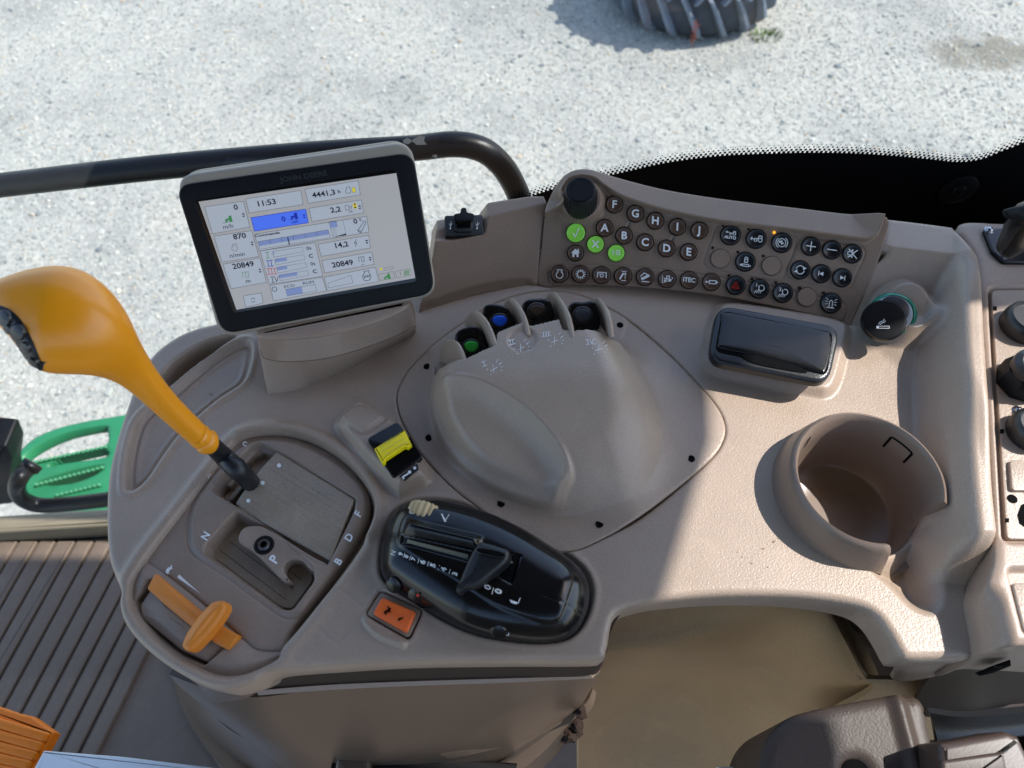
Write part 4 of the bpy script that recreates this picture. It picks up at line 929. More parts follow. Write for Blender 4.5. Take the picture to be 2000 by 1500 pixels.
# =================================================================== SOCKET BLOCK left of the panel
sb = thing('socket_block', 'taupe raised block with a usb socket between the display and the button panel', 'socket block', PAN.P(950, 480))
blk_px = [(818, 612), (832, 560), (845, 500), (856, 430), (860, 422), (900, 418), (948, 415), (953, 395), (965, 390), (1010, 384), (1064, 381), (1064, 420), (1057, 480), (1050, 556), (1040, 558), (1000, 561), (950, 570), (900, 582), (850, 600)]
BL = Frame(DECK.P(1050, 558, .001), DECK.P(1050, 556) - DECK.P(820, 614), np.cross(DECK.P(1050, 556) - DECK.P(820, 614), DECK.P(1050, 556) - DECK.P(820, 614)) if False else (lambda d: (np.array([-d[1], d[0], 0]) / np.hypot(d[0], d[1]) * -math.sin(TILT) + np.array([0, 0, math.cos(TILT)])))(DECK.P(1050, 556) - DECK.P(820, 614)))
blk_o = np.array(rrect(BL.L(blk_px), .0001, 1)) if False else spl(BL.L(blk_px), 2)
ustep = BL.L([(850, 360), (850, 466), (945, 466), (950, 410), (952, 360)], .0)
toe = spl(BL.L([(800, 640), (820, 596), (850, 583), (900, 565), (950, 552), (1000, 545), (1030, 543), (1040, 550), (1048, 570), (900, 640)]), 4)
def blk_h(X, Y, s):
    H = np.zeros_like(X)
    u = S(ustep, X, Y, .02); vtop = BL.uv(1000, 412)[1]
    H -= TT * .95 * np.clip(Y - vtop, 0, 1)
    # the socket corner is a flatter facet, facing up
    v2 = BL.uv(900, 468)[1]
    H += np.where(u > -.002, ss(u, -.002, .001) * (-.30) * np.clip(Y - v2, 0, 1) , 0)
    H -= .003 * ss(u, -.002, .001) * ss(Y, v2, v2 + .002)
    t = S(toe, X, Y, .02); H -= .0035 * ss(t, -.001, .006)
    return H
hf('block_face', M['panel'], BL, blk_o, blk_h, .0009, sb, skirt=((0, -.001), (.001, -.045)), edge=.0016)
UF = Frame(BL.P(905, 442, -.004), BL.ex, BL.ez + np.array([0, .28, .2]))
us = thing('usb_socket', 'black usb socket with its rubber cover flipped open', 'usb socket', UF.W(0, 0))
slab('plate', M['blackm'], UF, UF.L(rrect([(868, 422), (942, 420), (946, 459), (870, 462)], .12), .001), -.003, .0018, .0006, us)
slab('port_surround', M['blackgrain'], UF, UF.L(rrect([(886, 428), (922, 427), (924, 452), (888, 453)], .3), .003), .001, .0034, .0006, us)
slab('usb_port', M['hole'], UF, UF.L([(892, 434), (919, 433), (919, 444), (893, 445)], .004), .003, .0037, .0001, us)
P = Print(UF, .0040); P.poly([(893, 434.5), (919, 433.5), (919, 436), (893, 437)]); P.build('contacts', M['brass'], us)
P = Print(UF, .0020)
for x in (880, 932): P.line((x, 445), (x + 1, 433), 1); P.pl([(x - 3, 437), (x, 441)], .9); P.pl([(x + 4, 436), (x + 1, 440)], .9); P.disc((x - .5, 446), 1.6, 8)
P.text('usb', (906, 448.5), 5); P.build('usb_marks', M['white'], us)
slab('cover_flap', M['bezel'], UF, spl(UF.L([(886, 420), (890, 416), (899, 414), (901, 406), (907, 404), (911, 406), (913, 413), (922, 415), (927, 419), (924, 427), (917, 430), (896, 430), (889, 427)], .009), 3), .0055, .0085, .001, us)
slab('flap_hinge', M['blackm'], UF, UF.L(rrect([(896, 420), (918, 420), (918, 428), (896, 428)], .3), .004), .001, .0058, .0005, us)

# =================================================================== DISPLAY
mn = np.array([.175, -.7906, .5867]); v1 = np.array([.9755, .21995, .0054])
DO = DECK.P(640, 617, .046)
DF = Frame(DO, v1, mn)
dm = thing('display_monitor', 'tilted touch display with black bezel in a grey beige housing on a pedestal', 'display', DF.P(600, 460))
def quad(h, *c, r=.08, n=5): return DF.L(rrect(c, r, n), h)
out4 = [(342, 363), (807, 298), (850, 573), (434, 654)]
house4 = [(343, 344), (803, 276), (855, 577), (430, 660)]
rear4 = [(352, 338), (795, 272), (850, 570), (440, 650)]
slab('housing', M['housing'], DF, DF.L(rrect(house4, .12, 7), -.004), -.022, -.0015, .003, dm)
o = slab('rear_shell', M['housing'], DF, DF.L(rrect(rear4, .12, 7), -.023), -.034, -.0225, .004, dm)
slab('bezel', M['bezel'], DF, DF.L(rrect(out4, .11, 7)), -.004, .0006, .0014, dm)
slab('bezel_step', M['black'], DF, DF.L(rrect([(380, 392), (774, 330), (814, 550), (456, 612)], .03, 3), .001), -.002, .0010, .0002, dm)
scr = [(388, 394), (774, 338), (811, 543), (462, 605)]
P = Print(DF, .00125); P.poly([(388, 394), (774, 338), (811, 543), (462, 605)]); sc_o = P.build('screen', M['screen'], dm)
# crop scale: zoom crop 1964 px for 550 px at (320,260)
Z = 550 / 1964
def z(*p): return [(320 + x * Z, 260 + y * Z) for x, y in p]
dxv = np.array((466, -70)) / 471; dyv = -np.array((88, 300)) / 313
cell = Print(DF, .0014); ink = Print(DF, .00155); blu = Print(DF, .0014); bar = Print(DF, .0015); red = Print(DF, .0016); grn = Print(DF, .0016); yel = Print(DF, .0016); ib = Print(DF, .0016)
cells = [((285, 515), (555, 475), (600, 655), (340, 702)), ((350, 718), (612, 680), (662, 860), (405, 900)), ((413, 915), (670, 870), (716, 1040), (470, 1085)),
         ((570, 460), (955, 400), (972, 498), (595, 557)), ((984, 392), (1355, 332), (1370, 430), (1008, 490)), ((1012, 525), (1378, 466), (1393, 556), (1035, 617)),
         ((632, 705), (1415, 580), (1430, 690), (665, 822)), ((672, 822), (1055, 765), (1108, 998), (735, 1055)), ((1075, 775), (1428, 712), (1442, 800), (1098, 860)), ((1103, 890), (1452, 830), (1466, 915), (1122, 975)),
         ((740, 1062), (1105, 1005), (1135, 1100), (765, 1170)), ((1120, 1005), (1475, 935), (1500, 1035), (1140, 1100)), ((555, 1135), (680, 1115), (692, 1185), (572, 1215))]
for c in cells: cell.poly(z(*c)); ink.pl(z(*c), .55, True)
c = ((608, 590), (990, 530), (1008, 625), (632, 685)); blu.poly(z(*c)); ib.pl(z(*c), .9, True)
def T(s, x, y, sz, P=ink, bold=.02, al='CENTER', sx=1.15): P.text(s, z((x, y))[0], sz * Z * 1.25, dxv, dyv, bold, al, sx)
T('0', 502, 518, 42); T('m/h', 448, 652, 34, bold=.0); T('870', 528, 720, 42); T('n/min', 512, 850, 34, bold=0); T('20849', 553, 922, 42); T('m', 588, 1032, 34, bold=0)
T('11:53', 714, 487, 44); T('4441,3', 1116, 424, 42); T('h', 1222, 408, 28); T('2,2', 1198, 535, 42); T('l/h', 1305, 548, 18, bold=0); T('0', 835, 600, 40, ib); T('m/h', 915, 618, 22, ib)
T('Commande', 722, 706, 21, sx=1.4); T('0', 1336, 617, 38); T('%', 1370, 604, 24, bold=0); T('14,2', 1236, 781, 42); T('20849', 1246, 912, 42); T('0s', 1012, 803, 27, bold=.01); T('C', 1026, 858, 30); T('0s', 1040, 912, 27, bold=.01); T('C', 1053, 966, 30)
T('ECO', 875, 1068, 22, bold=0, sx=1.4); T('RLIM', 1008, 1044, 22, bold=0, sx=1.4); T('kW', 1416, 1000, 20); T('m', 1386, 915, 15, bold=0)
def roman(P, x, y, n, w=1.3, iv=False):
    hh = 20; k = 12
    xs = [x + (i - (n - 1) / 2) * 22 for i in range(n)]
    for a in xs: P.line(z((a - 3, y - hh))[0], z((a + 5, y + hh))[0], w * .9)
    P.line(z((xs[0] - 15, y - hh + 2))[0], z((xs[-1] + 12, y - hh - 2))[0], w * .7); P.line(z((xs[0] - 8, y + hh + 2))[0], z((xs[-1] + 18, y + hh - 2))[0], w * .7)
roman(grn, 722, 852, 1); roman(ib, 738, 908, 2); roman(red, 752, 964, 3); roman(ink, 757, 1022, 1); ink.pl(z((772, 1002), (788, 1036), (798, 998)), 1.1)
for i, (y0, fr_) in enumerate(((812, .04), (866, .40), (922, .34), (976, .62))):
    x0 = 758 + i * 15; x1 = 965 + i * 13; a = (x0, y0 + 14); b = (x1, y0 - 18); dn = (9, 40)
    ink.pl(z(a, b, (b[0] + dn[0] - 2, b[1] + dn[1] - 8), (a[0] + dn[0], a[1] + dn[1])), .4, True)
    e = (a[0] + (b[0] - a[0]) * fr_, a[1] + (b[1] - a[1]) * fr_); bar.poly(z(a, e, (e[0] + 5, e[1] + 22), (a[0] + 5, a[1] + 22)))
# big ruler bar
bar.poly(z((657, 757), (1145, 674), (1152, 706), (665, 788))); ink.pl(z((657, 757), (1145, 674), (1160, 730), (672, 810)), .45, True)
for k in range(1, 6): f = k / 6; ink.line(z((657 + 488 * f, 757 - 83 * f))[0], z((662 + 488 * f, 785 - 83 * f))[0], .5)
ink.line(z((864, 728))[0], z((876, 778))[0], 1.9)
bar.poly(z((1155, 620), (1205, 612), (1212, 655), (1162, 662))); ink.pl(z((1150, 618), (1248, 608), (1272, 708), (1180, 728)), .4, True); ink.poly(z((1185, 725), (1270, 700), (1272, 712)))
for k in range(4): ink.line(z((1172 + k * 3, 672 + 13 * k))[0], z((1200 + k * 3, 668 + 13 * k))[0], .4)
ink.pl(z((1352, 680), (1398, 612), (1410, 620), (1375, 695)), .9, True); ink.arc(z((1366, 684))[0], 2.2, 0, 360, .6)
bar.poly(z((850, 1090), (960, 1072), (970, 1118), (862, 1135))); ink.pl(z((850, 1090), (1055, 1055), (1065, 1100), (862, 1135)), .5, True)
ink.pl(z((1143, 1050), (1305, 990), (1318, 1045), (1150, 1080)), .5, True)
def ig(x, y, r): 
    c = z((x, y))[0]; ink.arc(c, r, 0, 360, .8, 12)
    for k in range(8): a = k * PI / 4; ink.line((c[0] + r * math.cos(a), c[1] + r * math.sin(a)), (c[0] + (r + 1.5) * math.cos(a), c[1] + (r + 1.5) * math.sin(a)), .8)
ig(772, 1088, 4.4)
def ie(x, y, r, P=ink, w=.7): c = z((x, y))[0]; P.arc(c, r, -60, 240, w, 12); P.pl([(c[0] - r * .5, c[1] - r * .9), (c[0] - r * .7, c[1] - r * 1.35), (c[0] + r * .6, c[1] - r * 1.5), (c[0] + r * .5, c[1] - r)], w)
ie(1415, 1002, 8, w=1.0); ie(1286, 402, 5.2); ie(494, 803, 5.6, w=.6)
for x, y in ((555, 572), (615, 770), (670, 960), (978, 580), (1366, 517), (1415, 758), (1438, 876)):
    P_ = ib if x == 978 else ink; P_.poly(z((x - 11, y - 3), (x - 1, y - 16), (x + 11, y - 6))); P_.poly(z((x - 9, y + 6), (x + 12, y + 2), (x + 3, y + 15)))
def itr(P, x, y, s=1):
    q = lambda *a: z(*[(x + u * s, y + v * s) for u, v in a]); P.poly(q((-20, 2), (4, -4), (6, 10), (-18, 14))); P.poly(q((2, -20), (22, -24), (26, 4), (6, 8))); P.disc(q((20, 12))[0], 3.1 * s, 10); P.disc(q((-12, 18))[0], 2.2 * s, 10)
itr(grn, 448, 598); ink.line(z((410, 628))[0], z((482, 612))[0], .7); itr(ib, 905, 578); ib.line(z((868, 606))[0], z((940, 592))[0], .7); itr(grn, 1555, 1000, .9)
def iboustro(P, x, y, s=1): P.pl(z(*[(x + u * s, y + v * s) for u, v in ((-22, 18), (-28, -18), (-8, -22), (0, 18), (18, 14), (12, -24), (-2, -20))]), .8)
iboustro(grn, 575, 990); iboustro(ink, 1382, 882, .9)
ink.pl(z((1262, 505), (1285, 500), (1293, 535), (1270, 540)), .7, True); ink.pl(z((1290, 510), (1302, 512), (1306, 530)), .6); ink.line(z((1305, 532))[0], z((1312, 495))[0], .5)
yel.poly(z((1317, 490), (1342, 486), (1348, 524), (1324, 528))); y2_ = Print(DF, .0016); y2_.poly(z((1312, 382), (1332, 378), (1338, 412), (1318, 416))); y2_.build('hourglass_mark', M['scr_yel'], sc_o); y3_ = Print(DF, .0016); y3_.disc(z((1515, 948))[0], 2.6, 10); y3_.build('lamp_mark', M['scr_yel'], sc_o); ink2 = Print(DF, .0017)
ink2.poly(z((1322, 492), (1340, 490), (1333, 506))); ink2.poly(z((1333, 508), (1344, 522), (1326, 525))); ink2.pl(z((1312, 382), (1332, 378), (1338, 412), (1318, 416)), .4, True); ink2.build('screen_print', M['ink'], sc_o)
ink.pl(z((1342, 742), (1328, 768), (1346, 764), (1336, 790)), 1.0)
ink.arc(z((622, 1165))[0], 4, 200, 330, .9, 8); ink.arc(z((622, 1165))[0], 4, 20, 150, .9, 8)
ink.pl(z((1500, 985), (1600, 965), (1612, 1010), (1508, 1028)), .4, True); ink.pl(z((1612, 965), (1718, 945), (1728, 990), (1625, 1008)), .4, True); ink.pl(z((1535, 940), (1598, 930), (1602, 945), (1538, 957)), .35, True)
ink.line(z((1652, 990))[0], z((1648, 968))[0], .8);
for i in range(3):
    for j in range(3): grn.poly(z((1675 + i * 13, 962 + j * 11 - i * 2), (1684 + i * 13, 960 + j * 11 - i * 2), (1686 + i * 13, 968 + j * 11 - i * 2), (1677 + i * 13, 970 + j * 11 - i * 2)))
for P_, n_, m_ in ((cell, 'screen_cells', 'scr_cell'), (blu, 'selected_cell', 'scr_blue'), (bar, 'screen_bars', 'scr_bar'), (ink, 'screen_print', 'ink'), (ib, 'blue_print', 'inkblue'), (red, 'red_print', 'scr_red'), (grn, 'green_print', 'scr_green'), (yel, 'hourglass_mark', 'scr_yel')): P_.build(n_, M[m_], sc_o)
P = Print(DF, .0008); P.text('JOHN DEERE', (593, 345), 14, dxv, dyv, .03, sx=1.15); P.build('embossed_lettering', M['blackgrain'], dm)
# pedestal
def ploft(name, m, rings, parent, cap=True, label=None):
    n = len(rings[0]); V = [p for r in rings for p in r]; Fs = []
    for i in range(len(rings) - 1):
        for k in range(n): j = (k + 1) % n; Fs.append([i * n + k, i * n + j, (i + 1) * n + j, (i + 1) * n + k])
    if cap: Fs.append([(len(rings) - 1) * n + k for k in range(n)])
    return sharp(mesh(name, V, Fs, m, parent, label=label), 50)
def ringz(pts, h, n=6): return [DECK.P(x, y, h) for x, y in spl(pts, n)]
base = [(522, 762), (532, 768), (590, 758), (680, 722), (760, 680), (806, 655), (812, 640), (800, 615), (740, 590), (640, 590), (560, 610), (520, 640), (512, 700)]
def shr(pts, c, f, dx=0, dy=0): return [(c[0] + (x - c[0]) * f + dx, c[1] + (y - c[1]) * f + dy) for x, y in pts]
def pring(pts, h, ins=0): 
    P_ = spl(DECK.L(pts, h), 5); P_ = offs(P_, ins); return [DECK.W(u, v, h) for u, v in P_]
mid = [(508, 692), (520, 704), (570, 709), (650, 700), (740, 672), (800, 645), (812, 625), (800, 585), (740, 560), (640, 560), (560, 580), (515, 610), (505, 660)]
topp = [(500, 650), (510, 662), (560, 664), (640, 656), (740, 630), (795, 603), (800, 590), (790, 570), (740, 545), (640, 545), (560, 560), (510, 585), (498, 620)]
ploft('pedestal_base', M['taupe2'], [pring(base, -.004), pring(base, .000), pring(mid, .0220), pring(mid, .0232, .0008), pring(mid, .0232, .0035)], dm)
ploft('pedestal_top', M['taupe2'], [pring(mid, .0205, .003), pring(mid, .0246, .0014), pring(mid, .0256, .0016), pring(topp, .0395), pring(topp, .0415, .0008), pring(topp, .0430, .003), pring(topp, .0436, .006)], dm)

# =================================================================== GEAR LEVER
gl = thing('gear_lever', 'large yellow pistol grip gear lever with black shaft rising from the gate', 'lever', DECK.P(490, 935))
dz_ = np.linalg.norm; 
dbase = (DECK.P(490, 935) - C0).dot(FWD)
o, Vh, Fh = depth_loft('grip', M['yellow'], [(-70, 590, -46, 600, .372, .7), (-62, 582, -36, 606, .373, .72), (-48, 570, -20, 618, .375, .74), (-26, 558, 8, 645, .378, .76), (8, 542, 38, 683, .381, .78), (55, 526, 62, 713, .385, .80), (105, 518, 88, 729, .389, .82), (155, 524, 140, 731, .393, .84), (196, 552, 180, 733, .40, .86), (232, 606, 214, 741, .41, .90), (266, 664, 244, 756, .42, .95), (302, 722, 284, 789, .432, 1), (350, 780, 326, 829, .447, 1), (402, 832, 374, 868, .463, 1)], gl, n=72, dn=8, cap=True, sm=25)
depth_loft('grip_collar', M['yellow'], [(398, 829, 370, 865, .4625, 1), (403, 832, 373, 869, .4635, 1.0), (408, 836, 378, 873, .465, 1), (410, 840, 380, 871, .466, 1), (413, 842, 383, 874, .467, 1), (419, 843, 387, 881, .468, 1), (425, 850, 393, 882, .470, 1), (421, 858, 396, 879, .471, 1)], gl, n=40, dn=3)
d0 = .468
depth_loft('shaft', M['blackm'], [(414, 852, 394, 872, d0, 1), (428, 858, 404, 886, d0 + .006, 1), (452, 880, 424, 906, d0 + .022, 1), (476, 900, 448, 930, dbase - .022, 1), (500, 926, 474, 954, dbase - .002, 1), (520, 950, 498, 976, dbase + .02, 1)], gl, n=24, dn=4)
# black thumb panel: a lens shaped insert laid on the grip's own surface
from mathutils.bvhtree import BVHTree
from mathutils.geometry import delaunay_2d_cdt
bvh = BVHTree.FromPolygons([tuple(v) for v in Vh], Fh)
lens = spl([(-46, 592), (-20, 590), (2, 597), (22, 606), (42, 626), (60, 657), (73, 687), (83, 714), (84, 727), (70, 718), (52, 702), (37, 680), (20, 655), (4, 637), (-16, 622), (-36, 606)], 6)
gx_, gy_ = np.meshgrid(np.arange(-60, 100, 4.), np.arange(580, 740, 4.)); sd_ = sdf(lens, gx_, gy_); ins_ = sd_ > 2.5
pts2 = [Vector(q) for q in lens] + [Vector(q) for q in zip(gx_[ins_], gy_[ins_])]
r2 = delaunay_2d_cdt(pts2, [], [list(range(len(lens)))], 1, 1e-5)
def on_grip(x, y):
    d = Vector(ray(x, y)).normalized(); h = bvh.ray_cast(Vector(C0), d)
    if h[0] is None: h = bvh.find_nearest(Vector(at_depth(x, y, .372)))
    q, n = np.array(h[0]), np.array(h[1]); n = n if n.dot(C0 - q) > 0 else -n
    return q, n
Vp = []
for v in r2[0]:
    q, n = on_grip(v.x, v.y); e = float(sdf(lens, np.array([v.x]), np.array([v.y]))[0]); Vp.append(q + n * (.0001 + .0013 * min(1, max(0, e) / 4)))
mesh('thumb_panel', Vp, [list(f) for f in r2[2]], M['blackm'], gl)
for px, py, r in ((40, 647, .0042), (14, 620, .0042), (56, 676, .0030), (70, 704, .0030), (22, 641, .0028)):
    q, n = on_grip(px, py); fr_ = Frame(q + n * .0013, (1, .1, .2), n)
    lathe('thumb_button', M['blackgrain'], fr_, (0, 0), [(r, -.003), (r, .0003), (r * .88, .0012), (r * .5, .0015), (0, .0016)], gl, n=20)

# =================================================================== GEAR GATE
GZ = -.0035
GT = Frame(DECK.W(0, 0, GZ), (1, 0, 0), (0, 0, 1))
gg = thing('gear_gate', 'worn brown gear gate plate with printed letters N P B D F around its slots', 'gear gate', GT.P(560, 1030))
gate_px = [(282, 1088), (330, 1025), (390, 945), (440, 885), (470, 862), (510, 852), (570, 855), (630, 878), (680, 912), (710, 950), (720, 985), (705, 1030), (665, 1095), (615, 1165), (570, 1225), (553, 1262), (545, 1269), (505, 1266), (480, 1250), (400, 1180), (330, 1125)]
gate_o = spl(GT.L(gate_px), 4)
plate_o = spl(GT.L([(378, 985), (430, 912), (470, 872), (510, 858), (570, 862), (640, 892), (690, 930), (716, 965), (714, 1000), (690, 1050), (650, 1110), (610, 1165), (592, 1195), (572, 1205), (548, 1198), (500, 1165), (440, 1120), (380, 1080), (370, 1040)]), 4)
# cavity: upper window (big worn area) and lower channel
win = GT.L(rrect([(512, 868), (538, 880), (692, 978), (648, 1102), (500, 1025), (455, 1000), (470, 975), (430, 960), (425, 950), (485, 880)], .12, 4)) 
win1 = GT.L(rrect([(512, 864), (545, 882), (696, 975), (692, 1000), (640, 1106), (618, 1100), (480, 1000), (416, 960), (420, 948), (490, 872)], .3, 5))
win2 = GT.L(rrect([(462, 1000), (520, 1030), (612, 1112), (614, 1135), (572, 1192), (548, 1190), (402, 1082), (404, 1064)], .4, 6))
flap = GT.L(rrect([(541, 882), (694, 976), (645, 1100), (456, 993)], .1, 4))
hook = GT.L(rrect([(470, 1035), (512, 1028), (590, 1075), (568, 1096), (556, 1110), (565, 1130), (552, 1130), (472, 1055)], .35, 4))
slot1 = GT.L(rrect([(508, 876), (538, 888), (540, 900), (466, 990), (420, 962), (428, 950), (496, 880)], .3, 5))
def gate_h(X, Y, s):
    H = np.zeros_like(X)
    p = S(plate_o, X, Y); H += .0018 * ss(p, -.0005, .003); H -= .0008 * np.exp(-((p + .0012) / .0008) ** 2)
    w1 = S(win1, X, Y); H -= .0065 * ss(w1, -.0012, .0028)
    w2 = S(win2, X, Y); H -= .0155 * ss(w2, -.0012, .0028) * (1 - .55 * ss(w1, -.001, .002))
    f = S(flap, X, Y)
    # parallel ribs on the sliding cover
    d0 = GT.uv(541, 882); d1 = GT.uv(694, 976); t = np.array(d1) - d0; t /= np.linalg.norm(t); n = np.array([-t[1], t[0]]); cr = (X - d0[0]) * n[0] + (Y - d0[1]) * n[1]
    for q in (-.012, -.0215, -.031, -.0335):
        H -= .0007 * np.exp(-((cr - q) / .0006) ** 2) * ss(f, .003, .006)
    for q in (.0, -.008): H -= .0010 * np.exp(-((cr + .052 - q) / .0007) ** 2) * ss(w2, .004, .006)
    hs = S(slot1, X, Y); H -= .030 * ss(hs, -.0005, .002)
    # reverser fairing rising at front
    return H
hf('gate_plate', M['gate'], GT, gate_o, gate_h, .0009, gg, skirt=((.001, -.002), (.001, -.016)), edge=.002)
# worn sliding cover and hook as parts
fo = GT.L(rrect([(543, 884), (694, 978), (647, 1098), (474, 1000), (462, 986)], .16, 5), -.002)
g0_ = GT.uv(541, 882); g1_ = GT.uv(694, 976); gt_ = np.array(g1_) - g0_; gt_ /= np.linalg.norm(gt_); gn_ = np.array([-gt_[1], gt_[0]]); gw_ = abs((np.array(GT.uv(480, 1000)) - g0_).dot(gn_))
def cover_h(X, Y, s):
    cr = np.abs((X - g0_[0]) * gn_[0] + (Y - g0_[1]) * gn_[1]); al = (X - g0_[0]) * gt_[0] + (Y - g0_[1]) * gt_[1]
    H = -.0012 + .0040 * (1 - ((cr - gw_ * .5) / (gw_ * .62)) ** 2)
    for q in (.22, .31, .52, .61, .82, .90): H -= .00032 * np.exp(-((cr - gw_ * q) / .0005) ** 2) * ss(al, .004, .007)
    return H
hf('sliding_cover', M['worn'], GT, ccw(fo), cover_h, .0007, gg, skirt=((0, -.004),), edge=.0012)
slab('channel_floor', M['worn'], GT, offs(ccw(GT.L(rrect([(462, 1000), (520, 1030), (612, 1112), (614, 1135), (572, 1192), (548, 1190), (402, 1082), (404, 1064)], .4, 6), -.011)), .0012), -.0145, -.0108, .0005, gg)
P = Print(GT, -.0106)
for k in range(4): P.line((430 + k * 18, 1075 - k * 18), (560 + k * 14, 1172 - k * 20), .9)
P.build('channel_groove', M['dark'], gg)
hk = spl(GT.L([(466, 1048), (476, 1032), (496, 1027), (516, 1030), (560, 1056), (612, 1088), (640, 1104), (622, 1118), (606, 1112), (590, 1096), (572, 1093), (558, 1100), (554, 1114), (562, 1128), (566, 1134), (552, 1134), (530, 1112), (495, 1078), (470, 1062)], .0005), 4)
slab('hook_plate', M['gate'], GT, hk, -.010, .0012, .0012, gg)
c = GT.uv(516, 1065, .001)
lathe('bolt_washer', M['dark'], GT, c, [(.0065, 0), (.0065, .0016), (.0052, .0020), (.0045, .0014), (0, .0014)], gg, n=24)
lathe('bolt', M['steelb'], GT, c, [(.0042, .001), (.0042, .0022), (.0034, .0030), (.0022, .0030), (.0020, .0014), (0, .0014)], gg, n=24)
# slot insides
slab('slot_lining', M['hole'], GT, offs(ccw(slot1), .0008), -.0300, -.0265, .0003, gg)
for a, b, w_ in (((445, 950), (470, 915), 7), ((497, 888), (520, 879), 6), ((450, 978), (478, 945), 4)):
    A = np.array(GT.uv(*a, -.007)); B = np.array(GT.uv(*b, -.007)); d = (B - A) / np.linalg.norm(B - A); n = np.array([-d[1], d[0]]) * w_ * .38e-3
    slab('slot_bar', M['worn'], GT, rrect([A + n, B + n, B - n, A - n], .3, 3), -.02, -.006, .001, gg)
P = Print(GT, .0020)
for x, y in ((542, 907), (510, 941), (480, 977)):
    P.disc((x, y), 4.0, 12)
P2 = Print(GT, .00195)
pl_ = Print(GT, .0023)
ga = -52
def gt(s, x, y, sz, a): ca, sa = math.cos(math.radians(a)), math.sin(math.radians(a)); pl_.text(s, (x, y), sz, (ca, sa), (sa, -ca), .03)
gt('F', 700, 1004, 20, -58); gt('D', 682, 1050, 20, -58); gt('B', 661, 1097, 20, -58); gt('N', 402, 1047, 20, -58); gt('C', 478, 867, 12, 20); gt('A', 407, 928, 12, -50)
pl_.build('letter_marks', M['white'], gg)
Pp = Print(GT, .0014); Pp.text('P', (536, 1093), 25, (math.cos(-1.0), math.sin(-1.0)), (math.sin(-1.0), -math.cos(-1.0)), .03); Pp.build('letter_mark', M['white'], gg)
Pd = Print(GT, -.00125); Pd = HPrint(lambda X, Y: cover_h(X, Y, None) + GZ); [Pd.disc((x, y), 4.2, 12) for x, y in ((545, 909), (513, 943), (485, 978))]; Pd.build('dot_marks', M['white'], gg)
# reverser / hand throttle housing in front of the gate
rv = thing('slider_housing', 'rounded brown housing with an orange slider and hare and tortoise marks at the front left', 'slider housing', GT.P(400, 1200))
RV = Frame(DECK.W(0, 0, .000), (1, 0, 0), (-.06, -.10, 1)); RV.o = GT.P(400, 1170, 0)
rv_px = [(245, 1158), (252, 1130), (268, 1104), (282, 1092), (296, 1098), (345, 1135), (400, 1180), (450, 1225), (482, 1250), (505, 1267), (548, 1271), (552, 1278), (540, 1296), (505, 1322), (460, 1336), (415, 1332), (360, 1308), (305, 1270), (265, 1228), (247, 1192)]
rv_o = spl(RV.L(rv_px), 4)
drum = RV.L(rrect([(298, 1132), (463, 1248), (404, 1300), (350, 1278), (268, 1210), (262, 1180)], .22, 5))
def rv_h(X, Y, s):
    H = .004 * ss(s, 0, .012); d = S(drum, X, Y); H -= .010 * ss(d, -.0006, .0010); return H
hf('housing_shell', M['gate'], RV, rv_o, rv_h, .0009, rv, skirt=((.001, -.003), (.002, -.028)), edge=.004)
dr = RV.L(rrect([(300, 1138), (458, 1250), (404, 1293), (352, 1270), (274, 1206), (270, 1182)], .2, 5), .003)
slab('drum', M['gate'], RV, dr, -.008, .0020, .002, rv, dome=.003)
tr_ = RV.L([(306, 1121), (344, 1154), (396, 1197), (440, 1226), (467, 1241), (464, 1246), (448, 1268), (444, 1269), (420, 1256), (372, 1222), (322, 1181), (290, 1152), (289, 1147), (302, 1123)], .005)
slab('slider_track', M['orange'], RV, tr_, 0, .0058, .001, rv, dome=.0016)
so_ = spl(RV.L([(432, 1172), (440, 1178), (438, 1192), (418, 1222), (392, 1252), (372, 1270), (358, 1268), (354, 1256), (366, 1230), (390, 1198), (412, 1176)], .016), 4)
slab('slider_knob', M['orange'], RV, so_, .006, .0165, .0035, rv, dome=.002)
# hare and tortoise, wedge
P = Print(GT, .0006)
def blobp(P, c, pts, s, a):
    ca, sa = math.cos(math.radians(a)), math.sin(math.radians(a)); P.poly([(c[0] + s * (x * ca - y * sa), c[1] + s * (x * sa + y * ca)) for x, y in pts])
TORT = [(-9, 2), (-7, -3), (-2, -5), (3, -4), (6, -1), (10, -2), (11, 0), (7, 2), (5, 5), (3, 2), (-4, 2), (-5, 5), (-7, 2)]
HARE = [(-9, 1), (-6, -3), (0, -3), (4, -5), (3, -10), (5, -10), (7, -5), (10, -3), (8, -1), (5, 0), (7, 6), (4, 3), (-2, 2), (-8, 6), (-6, 2)]
blobp(P, (330, 1113), TORT, 1.0, -55); blobp(P, (441, 1193), HARE, .8, -50)
P.poly([(350, 1122), (346, 1128), (392, 1160)]) ; P.build('speed_marks', M['white'], gg)

